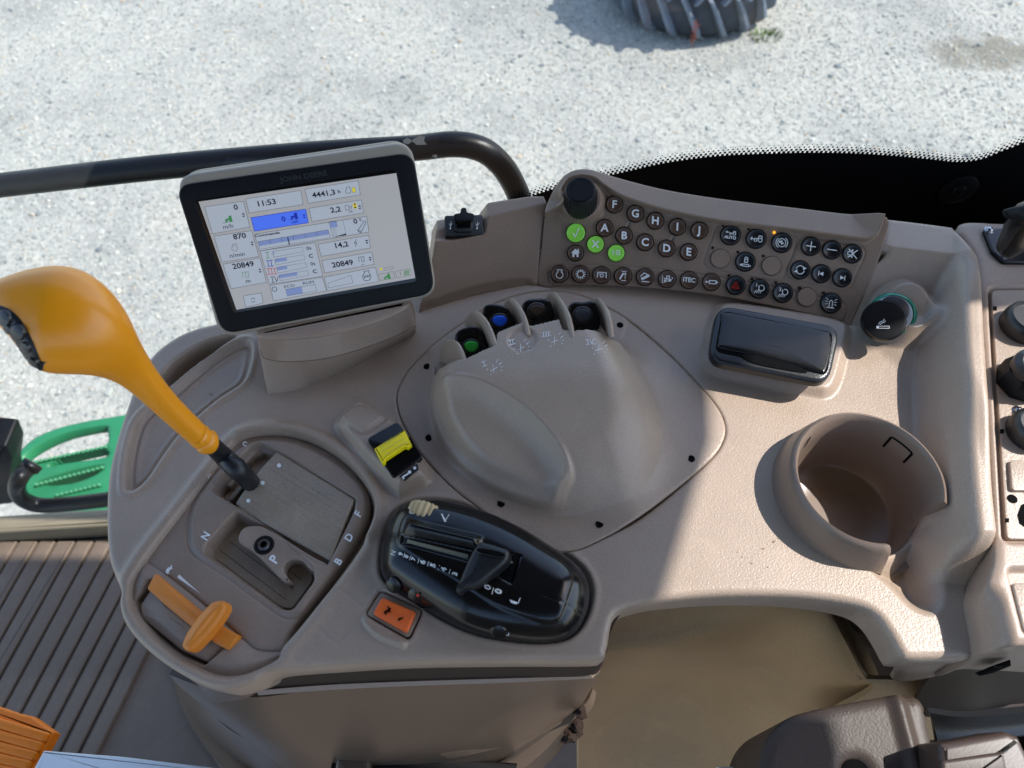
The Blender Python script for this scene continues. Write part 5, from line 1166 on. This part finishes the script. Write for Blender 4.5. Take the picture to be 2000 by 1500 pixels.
# =================================================================== THROTTLE MODULE
TMZ = 0
tm = thing('throttle_module', 'glossy black throttle module with numbered slot, thumbwheel and black lever', 'throttle module', DECK.P(940, 1110))
mo_o = spl(DECK.L([(x, y, .006) for x, y in module_px]), 4)
ta = np.array(DECK.uv(775, 1060, .03)); tb_ = np.array(DECK.uv(1120, 1160, .03)); td = (tb_ - ta) / np.linalg.norm(tb_ - ta); tn = np.array([-td[1], td[0]])
chan = DECK.L(rrect([(786, 1046), (934, 1078), (1018, 1086), (1000, 1142), (960, 1120), (915, 1098), (782, 1062)], .1, 4), .026)
bar_ = DECK.L(rrect([(792, 1008), (948, 1046), (936, 1080), (780, 1044)], .3, 5), .029)
topf = spl(DECK.L([(778, 1062), (785, 1015), (812, 996), (860, 990), (930, 1005), (1000, 1035), (1070, 1072), (1108, 1098), (1120, 1125), (1112, 1160), (1098, 1198), (1080, 1210), (1040, 1206), (960, 1180), (880, 1130), (810, 1090)], .024), 4)
def tm_h(X, Y, s):
    q = np.clip(s / .020, 0, 1); H = .025 * np.sqrt(np.clip(1 - (1 - q) ** 2, 0, 1)) + .002 * ss(s, .010, .026)
    al = ((X - ta[0]) * td[0] + (Y - ta[1]) * td[1]); H -= .007 * ss(al, .05, .15)
    H += .0011 * ss(S(topf, X, Y), -.0004, .0016) * (H > .010)
    c = S(chan, X, Y); H -= .0016 * ss(c, -.0004, .0008)
    cr = (X - ta[0]) * tn[0] + (Y - ta[1]) * tn[1]
    H -= .0007 * np.exp(-((cr + .004) / .0004) ** 2) * (al > .092)
    H -= .0007 * np.exp(-((al + .0035) / .0004) ** 2) * (cr < .006) * (cr > -.02) * 0
    b = S(bar_, X, Y); H += .0060 * ss(b, -.0003, .0065)
    return H + .0
hf('module_body', M['black'], DECK, mo_o, tm_h, .0008, tm, skirt=((0, -.006),))
TF = Frame(DECK.W(0, 0, .0265), (1, 0, 0), (-.02, 0, 1)); 
def TP(x, y, h): return DECK.P(x, y, h)
wf = Frame(DECK.P(828, 1002, .022), (td[0], td[1], 0), (tn[0] * .0, tn[1] * .25, 1)) if False else None
# thumbwheel, axis across the module
wc = DECK.P(829, 1008, .0172); ax = np.array([tn[0], tn[1], 0]); WF = Frame(wc - ax * .0050, (0, 0, 1), ax)
lathe('thumbwheel', M['ivory'], WF, (0, 0), [(.0, 0), (.0105, 0), (.0115, .001), (.0118, .003), (.0118, .008), (.0115, .010), (.0105, .011), (0, .011)], tm, n=160, ribs=20, ribd=.0013)
LN = Print(Frame(DECK.W(0, 0, .0262), (1, 0, 0), (0, 0, 1)), 0)
slab('light_strip', M['lens'], DECK, DECK.L([(794, 1060), (796, 1053), (915, 1083), (912, 1091)], .0268), .020, .0268, .0003, tm)
# black lever crossing the slot
LVF = Frame(DECK.P(940, 1100, .036), (1, 0, 0), (-.10, -.16, 1))
slab('lever_knob', M['blackm'], LVF, spl(LVF.L([(932, 1062), (945, 1058), (985, 1070), (994, 1078), (988, 1098), (960, 1122), (932, 1144), (908, 1148), (896, 1157), (889, 1152), (898, 1130), (908, 1105), (920, 1080)], .004), 4), -.014, .0045, .0035, tm, dome=.0008)
slab('lever_ridge', M['black'], LVF, spl(LVF.L([(938, 1068), (985, 1078), (980, 1090), (932, 1080)], .006), 4), .003, .0064, .001, tm)
NP = []
tmh = lambda X, Y: tm_h(X, Y, S(mo_o, X, Y))
P = HPrint(tmh); a = math.degrees(math.atan2(100, 345))
for s_, x, y in (('9', 783, 1082), ('8', 794, 1087), ('7', 808, 1092), ('6', 826, 1098), ('5', 846, 1104), ('4', 867, 1112), ('3', 889, 1121)):
    an = math.radians(-70); P.text(s_, (x, y), 14 if s_ < '7' else 11, (math.cos(an), math.sin(an)), (math.sin(an), -math.cos(an)), .05)
for x, y in ((789, 1084), (801, 1089), (817, 1095), (836, 1101), (857, 1108), (878, 1116)): P.line((x + 1.5, y - 4), (x - 1, y + 4.5), 1.1)
P.text('N', (768, 1080), 13, (math.cos(-1.2), math.sin(-1.2)), (math.sin(-1.2), -math.cos(-1.2)), 0)
P.text('0', (953, 1147), 18, (math.cos(-1.2), math.sin(-1.2)), (math.sin(-1.2), -math.cos(-1.2)), .03); P.line((964, 1148), (961, 1160), 1.6); P.text('0', (974, 1155), 18, (math.cos(-1.2), math.sin(-1.2)), (math.sin(-1.2), -math.cos(-1.2)), .05)
P.pl([(996, 1172), (1012, 1178), (1016, 1168)], 1.8); P.poly([(998, 1174), (1010, 1178), (1009, 1180.5), (997, 1177)]); P.build('number_marks', M['white'], tm)
P = HPrint(tmh); P.poly([(798, 990), (801, 990), (804, 1003), (802, 1004)]); P.line((805, 1003), (807, 991), .8); P.poly([(861, 1003), (864, 1003), (872, 1019), (868, 1019)]); P.line((869, 1018), (877, 1005), 1.2); P.build('wheel_marks', M['white'], tm)
# small ribs right of the lever
for k in range(4): slab('slot_rib', M['bezel'] if k != 1 else M['housing'], DECK, DECK.L([(944 + k * 11, 1062 + k * 5), (951 + k * 11, 1065 + k * 5), (948 + k * 11, 1078 + k * 5), (941 + k * 11, 1075 + k * 5)], .028), .018, .029, .0006, tm)
slab('slot_well', M['hole'], DECK, DECK.L(rrect([(985, 1078), (1014, 1086), (996, 1140), (978, 1132)], .1), .0265), .02, .0268, .0003, tm)
P = Print(Frame(DECK.W(0, 0, .0272), (1, 0, 0), (0, 0, 1)), 0); P.poly([(985, 1090), (1002, 1097), (1000, 1101), (983, 1095)]); P.poly([(983, 1087), (987, 1088), (985, 1099), (981, 1098)]); P.build('end_mark', M['lens'], tm)
for px, py, r, nme in ((772, 1140, .0055, 'side_button'), (816, 1158, .0060, 'side_button'), (928, 1208, .0062, 'side_button'), (975, 1228, .0055, 'side_button')):
    fr_ = Frame(DECK.P(px, py, .010), (1, 0, 0), (tn[0] * -.8, tn[1] * -.8, .62))
    lathe(nme, M['black'], fr_, (0, 0), [(r, -.006), (r, .0018), (r * .86, .0032), (r * .5, .0036), (0, .0036)], tm, n=22)
P = Print(Frame(DECK.P(815, 1163, .0145), (1, 0, 0), (tn[0] * -.8, tn[1] * -.8, .62)), .0004); P.disc((816, 1163), 3.2, 10); P.build('red_dot', M['red'], tm)
for px, py in ((936, 1216), (983, 1236)):
    P = Print(Frame(DECK.P(px, py, .0095), (1, 0, 0), (tn[0] * -.6, tn[1] * -.6, .8)), .0012); P.pl([(px - 11, py - 5), (px + 11, py - 2), (px + 10, py + 5), (px - 11, py + 2)], 1.5, True); P.line((px - 4, py - 2), (px + 4, py + 2), 1.5); P.line((px, py - 4), (px, py + 4), 1.5); P.build('frame_mark', M['white'], tm)
# =================================================================== small switches
ys = thing('yellow_slide_switch', 'yellow sliding switch in a black frame on a raised pod', 'switch', DECK.P(770, 880, .012))
YF = Frame(DECK.P(770, 880, .0125), (1, 0, 0), (-.0, -.04, 1))
slab('switch_frame', M['black'], YF, YF.L(rrect([(716, 858), (776, 824), (826, 892), (768, 934)], .12, 4), .001), -.004, .0014, .0005, ys)
slab('slide_bed', M['hole'], YF, YF.L(rrect([(738, 890), (800, 852), (822, 890), (770, 926)], .1, 4), .0015), -.002, .0017, .0002, ys)
slab('yellow_slide', M['lemon'], YF, YF.L(rrect([(731, 876), (790, 839), (804, 868), (796, 874), (790, 872), (752, 897), (752, 902), (746, 904)], .25, 3), .006), .0, .0065, .0012, ys)
P = Print(YF, .00665)
for k in range(3): P.line((742 + k * 4, 874 + k * 8), (784 + k * 4, 848 + k * 8), .7)
P.build('grip_groove', M['ivory'], ys)
slab('label_field', M['blackm'], YF, YF.L(rrect([(780, 930), (815, 904), (818, 916), (790, 938)], .2), .0004), -.002, .0004, .0002, ys)
P = Print(YF, .0006); P.line((786, 932), (797, 925), 3.2); P.disc((800, 922), 3.4, 10); P.disc((810, 914), 3.0, 10); P.disc((788, 934), 2, 8); P.build('tractor_mark', M['white'], ys)
rk = thing('orange_rocker_switch', 'orange rocker switch with black hare and tortoise marks', 'switch', DECK.P(770, 1202))
RF = Frame(DECK.W(0, 0, .0), (1, 0, 0), (0, 0, 1))
slab('rocker_frame', M['gate'], RF, RF.L(rrect([(716, 1200), (744, 1156), (824, 1192), (798, 1246)], .16, 4), .0006), -.004, .0006, .0006, rk)
slab('rocker', M['orange2'], RF, RF.L(rrect([(728, 1198), (746, 1166), (812, 1194), (794, 1235)], .16, 5), .004), -.002, .0036, .001, rk, dome=-.0008)
P = Print(RF, .0039); blobp(P, (757, 1194), HARE, .95, -25); blobp(P, (782, 1209), TORT, .65, -30); P.build('animal_marks', M['hole'], rk)

# paddle switches
padd = [('green', 'green_paddle', [(892, 655), (930, 640), (948, 672), (952, 698), (905, 712)], (921, 677), 14, 11, 'green'), ('blue', 'blue', [(946, 603), (975, 597), (994, 608), (1002, 640), (955, 662)], (976, 627), 14.5, 11, 'blue'), ('brown', 'brown', [(1024, 593), (1056, 585), (1074, 592), (1078, 625), (1034, 642)], (1049, 607), 14.5, 12, 'brownp'), ('grey', 'grey', [(1114, 598), (1140, 592), (1162, 594), (1168, 640), (1120, 650)], (1138, 617), 16, 14, 'greyp')]
for cn, _, pts, c, rx, ry, pm in padd:
    t = thing('paddle_switch', 'black paddle switch with a ' + cn + ' pad between the fins of the dome', 'paddle switch', DECK.P(c[0], c[1], .02), 'paddle switches at the back of the dome')
    up = np.array([.08 if cn != 'green' else .0, -.50, .86]); fr_ = Frame(DECK.P(c[0], c[1], .031), (1, 0, 0), up)
    q = np.array(pts, float); k = q.mean(0); pts = [tuple(k + (r_ - k) * 1.07) for r_ in q]
    slab('paddle', M['black'], fr_, spl(fr_.L(pts), 5), -.010, .0022, .002, t, dome=.0015)
    el = [(c[0] + (rx + 5) * math.cos(a), c[1] + (ry + 5) * math.sin(a)) for a in np.linspace(0, 2 * PI, 24, False)]
    slab('pad_ring', M['blackgrain'], fr_, fr_.L(el, .004), .0, .0045, .0012, t)
    el = [(c[0] + rx * math.cos(a) * (1 - .18 * math.sin(a)), c[1] + ry * math.sin(a)) for a in np.linspace(0, 2 * PI, 24, False)]
    slab('colour_pad', M[pm], fr_, fr_.L(el, .0045), .003, .0056, .0012, t, label=cn + ' pad')
    slab('paddle_base', M['hole'], fr_, fr_.L([tuple(k + (p - k) * 1.12 + (2, 8)) for p in q]), -.030, -.010, .001, t)
# roman numerals and tiny icons on the cover, laid on its top
def on_dome(px, py):
    h = .03
    for _ in range(12):
        u, v = DECK.uv(px, py, h); hh = float(dome_h(np.array([[u]]), np.array([[v]]), np.array([[.03]]))[0, 0]); h = .5 * h + .5 * hh
    return h
P = HPrint(lambda X, Y: dome_h(X, Y, None))
for num, x, y, a in (('I', 944, 706, -18), ('II', 998, 664, -14), ('III', 1066, 648, -8), ('IV', 1153, 663, -4)):
    ca, sa = math.cos(math.radians(a)), math.sin(math.radians(a)); L_ = lambda u, v: (x + u * ca - v * sa, y + u * sa + v * ca)
    k = len(num) if num != 'IV' else 3; w_ = k * 2.5 + 2
    for i in range(k if num != 'IV' else 1): P.line(L_((i - (k - 1) / 2) * 5, 0), L_((i - (k - 1) / 2) * 5, 9), 1.5)
    if num == 'IV': P.line(L_(-1, 0), L_(2.5, 9), 1.4); P.line(L_(6, 0), L_(2.5, 9), 1.2)
    P.line(L_(-w_, 0), L_(w_, 0), 1.1); P.line(L_(-w_, 9), L_(w_, 9), 1.1)
    P.line(L_(8, 22), L_(22, 19), 1.2); P.line(L_(16, 12), L_(13, 27), .9)
    for (u, v) in ((24, 9), (29, 14), (31, 21), (3, 17), (28, 27), (6, 29)): P.disc(L_(u, v), 1.1, 8)
    P.line(L_(24, 9), L_(29, 5), .9); P.line(L_(27, 17), L_(33, 12), .9)
P.build('valve_marks', M['white'], con)

# =================================================================== BODY BELOW THE DECK
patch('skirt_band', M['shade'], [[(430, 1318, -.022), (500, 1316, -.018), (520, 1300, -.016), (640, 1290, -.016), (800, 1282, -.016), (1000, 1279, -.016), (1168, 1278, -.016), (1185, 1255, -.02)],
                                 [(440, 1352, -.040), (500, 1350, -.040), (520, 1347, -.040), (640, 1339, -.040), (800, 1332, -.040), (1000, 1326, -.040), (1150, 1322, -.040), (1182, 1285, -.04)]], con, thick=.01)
patch('skirt_ledge', M['taupe2'], [[(500, 1349, -.038), (640, 1338, -.038), (800, 1331, -.038), (1000, 1325, -.038), (1155, 1321, -.038)], [(505, 1358, -.040), (640, 1348, -.040), (800, 1340, -.040), (1000, 1333, -.040), (1160, 1325, -.041)]], con, thick=.004)
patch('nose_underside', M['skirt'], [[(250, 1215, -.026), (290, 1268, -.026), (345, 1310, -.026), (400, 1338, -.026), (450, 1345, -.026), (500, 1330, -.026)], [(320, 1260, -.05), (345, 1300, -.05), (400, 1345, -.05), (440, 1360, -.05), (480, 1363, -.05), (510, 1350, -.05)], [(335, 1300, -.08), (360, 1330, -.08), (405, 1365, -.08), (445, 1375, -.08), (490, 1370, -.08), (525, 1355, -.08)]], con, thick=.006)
pd = thing('console_pedestal', 'tapering brown plastic pedestal under the console with torn foam at its edge', 'pedestal', DECK.P(800, 1420, -.2))
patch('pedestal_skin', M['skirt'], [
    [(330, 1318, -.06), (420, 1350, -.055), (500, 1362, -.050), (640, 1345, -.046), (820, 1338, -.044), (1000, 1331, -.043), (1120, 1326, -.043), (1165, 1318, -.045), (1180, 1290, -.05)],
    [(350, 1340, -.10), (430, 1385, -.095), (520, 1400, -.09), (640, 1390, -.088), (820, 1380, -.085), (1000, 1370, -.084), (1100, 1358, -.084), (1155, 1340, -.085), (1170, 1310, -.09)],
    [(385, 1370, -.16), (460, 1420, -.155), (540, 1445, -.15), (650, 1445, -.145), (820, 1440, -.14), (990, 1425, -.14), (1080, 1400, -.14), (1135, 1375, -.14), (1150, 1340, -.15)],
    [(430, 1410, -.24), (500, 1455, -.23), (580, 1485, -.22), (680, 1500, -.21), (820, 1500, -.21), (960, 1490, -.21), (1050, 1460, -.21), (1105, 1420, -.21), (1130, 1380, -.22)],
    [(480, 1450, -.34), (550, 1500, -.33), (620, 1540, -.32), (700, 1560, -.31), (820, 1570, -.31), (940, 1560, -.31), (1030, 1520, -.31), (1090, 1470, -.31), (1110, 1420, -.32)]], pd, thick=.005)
# swooping crease strips
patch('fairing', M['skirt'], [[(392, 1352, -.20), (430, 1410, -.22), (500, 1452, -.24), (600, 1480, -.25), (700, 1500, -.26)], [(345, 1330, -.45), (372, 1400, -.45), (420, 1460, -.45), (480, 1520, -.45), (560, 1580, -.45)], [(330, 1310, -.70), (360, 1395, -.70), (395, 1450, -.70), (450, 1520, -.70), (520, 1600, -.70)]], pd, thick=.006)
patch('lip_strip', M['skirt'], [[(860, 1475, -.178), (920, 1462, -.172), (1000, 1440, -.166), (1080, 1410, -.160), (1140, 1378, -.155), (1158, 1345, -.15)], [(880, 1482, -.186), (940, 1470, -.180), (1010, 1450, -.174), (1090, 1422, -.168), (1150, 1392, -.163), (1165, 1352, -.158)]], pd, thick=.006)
for px, py, s_ in ((1133, 1388, 1.), (1126, 1422, 1.15), (1112, 1440, 1.1)):
    c = DECK.P(px, py, -.15); V = []; Fs = []
    for i in range(5):
        for k in range(9):
            a = 2 * PI * k / 9; r = .005 * s_ * (1 - .2 * i) * random.uniform(.6, 1.5); V.append(c + (r * math.cos(a), r * math.sin(a), -.002 + i * .0016))
    for i in range(4):
        for k in range(9): j = (k + 1) % 9; Fs.append([i * 9 + k, i * 9 + j, (i + 1) * 9 + j, (i + 1) * 9 + k])
    Fs.append([36 + k for k in range(9)]); mesh('torn_foam', V, Fs, M['foam'], pd, smooth=False)
slab('black_strap', M['dark'], DECK, DECK.L([(655, 1462), (1010, 1490), (1000, 1540), (640, 1520)], -.20), -.215, -.20, .003, pd)
slab('pedestal_bracket', M['skirt'], DECK, DECK.L(rrect([(656, 1476), (722, 1474), (726, 1540), (650, 1540)], .2), -.19), -.22, -.19, .004, pd)
# ---- lower side panel / fender cover (tan)
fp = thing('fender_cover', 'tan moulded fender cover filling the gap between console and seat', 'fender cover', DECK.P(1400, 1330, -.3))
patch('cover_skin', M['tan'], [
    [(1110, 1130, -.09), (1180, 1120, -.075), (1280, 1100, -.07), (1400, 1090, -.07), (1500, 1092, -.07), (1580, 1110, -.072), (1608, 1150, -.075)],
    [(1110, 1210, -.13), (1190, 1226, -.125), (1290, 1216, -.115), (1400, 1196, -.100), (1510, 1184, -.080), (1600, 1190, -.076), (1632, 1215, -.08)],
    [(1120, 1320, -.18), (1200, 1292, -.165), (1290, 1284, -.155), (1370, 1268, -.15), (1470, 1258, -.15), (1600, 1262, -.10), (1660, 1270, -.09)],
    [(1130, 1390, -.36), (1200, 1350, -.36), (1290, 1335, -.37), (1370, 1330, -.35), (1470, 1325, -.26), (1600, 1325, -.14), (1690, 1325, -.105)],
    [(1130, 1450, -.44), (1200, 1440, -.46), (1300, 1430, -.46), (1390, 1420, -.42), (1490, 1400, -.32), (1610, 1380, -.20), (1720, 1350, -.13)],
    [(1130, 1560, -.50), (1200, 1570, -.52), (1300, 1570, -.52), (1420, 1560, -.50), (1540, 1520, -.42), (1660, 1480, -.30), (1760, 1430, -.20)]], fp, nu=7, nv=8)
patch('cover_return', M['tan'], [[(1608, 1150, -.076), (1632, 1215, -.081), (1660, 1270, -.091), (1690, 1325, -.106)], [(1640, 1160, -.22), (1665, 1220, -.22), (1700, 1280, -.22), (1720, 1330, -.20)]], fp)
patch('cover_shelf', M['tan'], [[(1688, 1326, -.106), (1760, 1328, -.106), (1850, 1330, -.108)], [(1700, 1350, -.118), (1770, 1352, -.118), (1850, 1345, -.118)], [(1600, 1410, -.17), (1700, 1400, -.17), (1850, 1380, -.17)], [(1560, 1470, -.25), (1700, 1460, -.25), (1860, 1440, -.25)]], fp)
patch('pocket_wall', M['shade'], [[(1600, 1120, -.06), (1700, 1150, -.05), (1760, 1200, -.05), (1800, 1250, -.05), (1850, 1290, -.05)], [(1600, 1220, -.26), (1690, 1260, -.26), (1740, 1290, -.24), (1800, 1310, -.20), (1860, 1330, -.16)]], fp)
# front face of deck's right corner
patch('corner_face', M['taupe'], [[(1762, 1274, -.006), (1790, 1281, -.006), (1850, 1280, -.006), (1903, 1276, -.006)], [(1738, 1318, -.060), (1752, 1330, -.062), (1810, 1325, -.058), (1885, 1302, -.040)]], con, thick=.004)
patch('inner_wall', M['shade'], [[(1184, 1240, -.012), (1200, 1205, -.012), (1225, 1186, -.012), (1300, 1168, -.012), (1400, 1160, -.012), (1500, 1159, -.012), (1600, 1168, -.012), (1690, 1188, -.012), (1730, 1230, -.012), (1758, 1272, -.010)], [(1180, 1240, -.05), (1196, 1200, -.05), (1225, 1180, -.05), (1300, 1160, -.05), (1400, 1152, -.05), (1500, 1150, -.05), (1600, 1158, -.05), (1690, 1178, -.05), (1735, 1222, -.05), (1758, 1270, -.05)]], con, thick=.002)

# =================================================================== SIDE CONSOLE (right edge)
SCZ = .030
SF = Frame(DECK.W(0, 0, SCZ), (1, 0, 0), (0, 0, 1))
sd = thing('side_console', 'beige rear side console with sockets, screws and cut outs at the right edge', 'side console', SF.P(1990, 850))
sc_px = [(1872, 452), (1874, 438), (1890, 432), (1925, 432), (1970, 434), (2300, 440), (2400, 700), (2420, 1000), (2440, 1250), (1995, 1258), (1970, 1262), (1955, 1262), (1942, 1200), (1932, 1150), (1938, 1120), (1944, 1085), (1942, 1000), (1935, 900), (1928, 780), (1920, 660), (1912, 560), (1908, 510), (1890, 475), (1876, 458)]
sc_o = spl(SF.L(sc_px), 4)
inset = SF.L(rrect([(1934, 562), (2300, 556), (2340, 1060), (1963, 1056)], .03, 5))
lowp = SF.L(rrect([(1966, 1108), (2300, 1108), (2340, 1240), (2000, 1240)], .1, 5))
step2 = SF.L([(1955, 1112), (2400, 1112), (2400, 1262), (1994, 1262)])
def sc_h(X, Y, s):
    H = -.0045 * ss(S(inset, X, Y), -.0025, .0005) - .004 * ss(S(lowp, X, Y), -.001, .002)
    # outer left flank slopes down beside the channel
    H -= .05 * ss(-S(step2, X, Y, .06), .0, .03) * ss(-Y, -SF.uv(1950, 1130)[1], -SF.uv(1950, 1180)[1]) * 1.0
    return H
hf('side_shell', M['taupe2'], SF, sc_o, sc_h, .0012, sd, skirt=((0, -.004), (0, -.06)), edge=.006)
slab('socket_plate', M['taupe'], SF, SF.L(rrect([(1937, 566), (2300, 560), (2330, 1054), (1967, 1052)], .03, 4), -.001), -.0045, -.0015, .0006, sd)
for y in (602, 724, 842, 1016): 
    x = 1938 + (y - 566) * .058; slab('plate_notch', M['hole'], SF, SF.L([(x, y - 4), (x + 7, y - 4), (x + 7, y + 4), (x, y + 4)], -.0012), -.002, -.0012, .0001, sd)
slab('blanking_cover', M['taupe'], SF, SF.L(rrect([(1972, 898), (2080, 898), (2080, 958), (1976, 958)], .14, 4), .001), -.002, .0010, .0008, sd)
lathe('round_hole', M['hole'], SF, SF.uv(1978, 974, -.001), [(.0030, -.002), (.0030, -.0010), (0, -.0010)], sd, n=20)
slab('torn_opening', M['hole'], SF, SF.L([(1996, 985), (2030, 975), (2060, 1030), (2010, 1034), (1992, 1022), (1988, 1005)], -.001), -.003, -.0010, .0001, sd)
slab('lower_cover', M['taupe'], SF, SF.L(rrect([(1975, 1138), (2200, 1138), (2200, 1235), (1998, 1235)], .1, 4), .0), -.004, .0005, .0015, sd)
slab('dark_slot', M['hole'], SF, SF.L([(1938, 1300), (1973, 1288), (1976, 1300), (1948, 1306)], -.03), -.05, -.03, .001, sd)
# bracket with two screws, phone mount
br = thing('black_bracket', 'black bolted ball mount bracket at the top right corner', 'bracket', SF.P(1960, 470))
slab('bracket_plate', M['black'], SF, SF.L(rrect([(1922, 446), (2060, 440), (2080, 512), (1962, 510), (1940, 490)], .14, 4), .004), -.001, .0035, .0012, br)
def screw(fr, px, py, h, r, parent):
    c = fr.uv(px, py, h); lathe('screw_washer', M['steel'], fr, c, [(r * 1.35, h - .002), (r * 1.35, h), (r, h + .0005)], parent, n=24)
    o = lathe('screw', M['steel'], fr, c, [(r, h), (r * .98, h + .0010), (r * .75, h + .0019), (r * .3, h + .0022), (0, h + .0022)], parent, n=24)
    P = Print(fr, h + .0023); P.line((px - 2.5, py - 2), (px + 2.5, py + 2), 1.5); P.line((px - 2, py + 2.5), (px + 2, py - 2.5), 1.5); P.build('screw_slot', M['hole'], parent)
screw(SF, 1932, 449, .0036, .0027, br); screw(SF, 1962, 495, .0036, .0027, br)
depth_loft('ball_arm', M['black'], [(1946, 476, 1980, 500, .545, .8), (1960, 440, 2010, 482, .53, .8), (1975, 410, 2030, 450, .51, .8), (1995, 400, 2050, 440, .50, .8), (2040, 396, 2080, 440, .49, .8)], br, n=24, dn=4)
depth_loft('arm_clamp', M['bezel'], [(1959, 412, 1968, 424, .50, .6), (1962, 409, 1975, 430, .50, .6), (1985, 403, 1992, 432, .495, .6), (2010, 400, 2012, 436, .49, .6), (2050, 398, 2050, 440, .49, .6)], br, n=20, dn=3)
# connectors
def connector(px, py, r, lab, hexa=False):
    t = thing('power_socket', lab, 'socket', SF.P(px, py), None); c = SF.uv(px, py, .006)
    if hexa: lathe('hex_nut', M['bezel'], SF, c, [(r, -.001), (r, .010), (r * .92, .014)], t, n=8, sh=20); lathe('cap_ring', M['blackgrain'], SF, c, [(r * .86, .012), (r * .84, .019), (r * .6, .021), (r * .55, .016), (0, .016)], t, n=40)
    else: lathe('socket_body', M['blackm'], SF, c, [(r, -.001), (r, .006), (r * .93, .010), (r * .8, .012), (r * .72, .010), (0, .010)], t, n=40)
    return t
connector(2008, 627, .0165, 'upper black round socket with a screw on the side console'); t = connector(2004, 736, .0170, 'large black hexagonal socket nut on the side console', True); connector(2022, 836, .0150, 'lower black round socket in a recess of the side console')
screw(SF, 1968, 628, -.001, .0026, sd); screw(SF, 1989, 802, -.001, .0028, sd); screw(SF, 1991, 864, -.001, .0028, sd)

# =================================================================== SEAT, bottom right
se = thing('seat_cover', 'dark grained plastic seat side cover with a round hole at the bottom right', 'seat cover', DECK.P(1700, 1430, -.02))
SE = Frame(DECK.W(0, 0, -.03), (1, 0, 0), (0, 0, 1))
seo = spl(SE.L([(1484, 1520), (1490, 1470), (1508, 1430), (1540, 1402), (1590, 1386), (1660, 1372), (1740, 1358), (1775, 1357), (1800, 1358), (1818, 1380), (1824, 1420), (1838, 1470), (1860, 1520), (1860, 1640), (1484, 1640)]), 5)
hole = circ(SE.uv(1674, 1512), .0080, 24)
def se_h(X, Y, s):
    u = ss(X, SE.uv(1740, 1420)[0], SE.uv(1800, 1420)[0]); return .006 * np.sin(u * PI) * 1.0 - .006 * u
hf('seat_shell', M['seat'], SE, seo, se_h, .0012, se, holes=(hole,), skirt=((0, -.004), (0, -.08)), edge=.008)
lathe('hole_lining', M['hole'], SE, SE.uv(1674, 1512), [(.0085, -.03), (.0085, -.004), (.0080, -.002)], se)
slab('hole_floor', M['hole'], SE, circ(SE.uv(1674, 1512), .0085, 20), -.03, -.028, .0005, se)
st_ = thing('seat_bolster', 'black grained rolled seat edge running to the right', 'seat', SE.P(1900, 1390))
depth_loft('bolster_roll', M['seat'], [(1790, 1356, 1806, 1392, .545, 1), (1830, 1359, 1835, 1396, .545, 1), (1890, 1360, 1895, 1402, .545, 1), (1950, 1350, 1960, 1396, .545, 1), (2060, 1328, 2070, 1380, .545, 1)], st_, n=30, dn=5)
patch('seat_base', M['blackgrain'], [[(1815, 1392, -.035), (1900, 1400, -.035), (2100, 1380, -.035)], [(1830, 1440, -.05), (1900, 1440, -.05), (2100, 1420, -.05)], [(1850, 1560, -.06), (1950, 1560, -.06), (2100, 1560, -.06)]], st_)
gp = thing('seat_lever', 'brown angular adjustment lever at the bottom right corner of the seat', 'lever', SE.P(1920, 1470))
GP = Frame(DECK.W(0, 0, -.02), (1, 0, 0), (0, -.1, 1))
slab('lever_grip', M['seatb'], GP, GP.L(rrect([(1836, 1452), (1965, 1428), (1992, 1438), (2040, 1540), (1840, 1560)], .14, 4), .012), -.015, .012, .004, gp)
slab('lever_face', M['seatb'], GP, GP.L(rrect([(1838, 1486), (1960, 1468), (1975, 1540), (1840, 1560)], .08, 3), .014), .010, .0145, .002, gp)
slab('lever_stop', M['black'], GP, GP.L(rrect([(1986, 1440), (2030, 1432), (2050, 1470), (2000, 1480)], .2, 4)), -.01, .010, .002, gp)
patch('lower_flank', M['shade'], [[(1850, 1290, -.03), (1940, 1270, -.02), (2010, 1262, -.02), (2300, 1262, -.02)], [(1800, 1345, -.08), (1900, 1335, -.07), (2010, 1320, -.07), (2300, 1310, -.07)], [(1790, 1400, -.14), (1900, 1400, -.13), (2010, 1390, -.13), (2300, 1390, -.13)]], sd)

# =================================================================== things at the lower left
PZ = Frame((0, 0, 1.62), (1, 0, 0), (0, 0, 1))
pe = thing('orange_ribbed_cover', 'orange ribbed plastic cover at the lower left corner over the mat', 'cover', PZ.P(30, 1430))
slab('ribbed_plate', M['pedal'], PZ, PZ.L(rrect([(-60, 1366), (0, 1380), (34, 1392), (60, 1398), (105, 1430), (62, 1510), (-60, 1560)], .05, 3)), -.015, 0, .003, pe)
for k in range(5):
    a = (-60, 1395 + k * 24); b = (96 - k * 11, 1442 + k * 18)
    A = np.array(PZ.uv(*a)); B = np.array(PZ.uv(*b)); d = (B - A) / np.linalg.norm(B - A); n = np.array([-d[1], d[0]]) * .0062
    slab('rib', M['pedal'], PZ, rrect([A + n * .8, B + n * .8, B - n * .8, A - n * .8], .3, 3), -.002, .0060, .0025, pe)
WZ = Frame((0, 0, 1.66), (1, 0, 0), (0, 0, 1))
o = slab('white_board', M['whitebox'], WZ, WZ.L(rrect([(55, 1520), (85, 1466), (240, 1478), (420, 1500), (500, 1512), (520, 1600), (40, 1600)], .03, 3)), -.02, 0, .002)
tag(o, 'white board edge lying across the floor mat at the bottom', 'board')
o = slab('silver_tag', M['whitebox'], DECK, DECK.L(rrect([(1402, 1497), (1475, 1497), (1478, 1530), (1400, 1530)], .1), -.10), -.11, -.10, .001)
tag(o, 'small silvery foil tag at the bottom edge beside the seat cover', 'tag')

box('base_panel', M['shade'], (.40, .12, 1.29), (.92, YG - .02, Z0 - .03), sd, bev=.01)
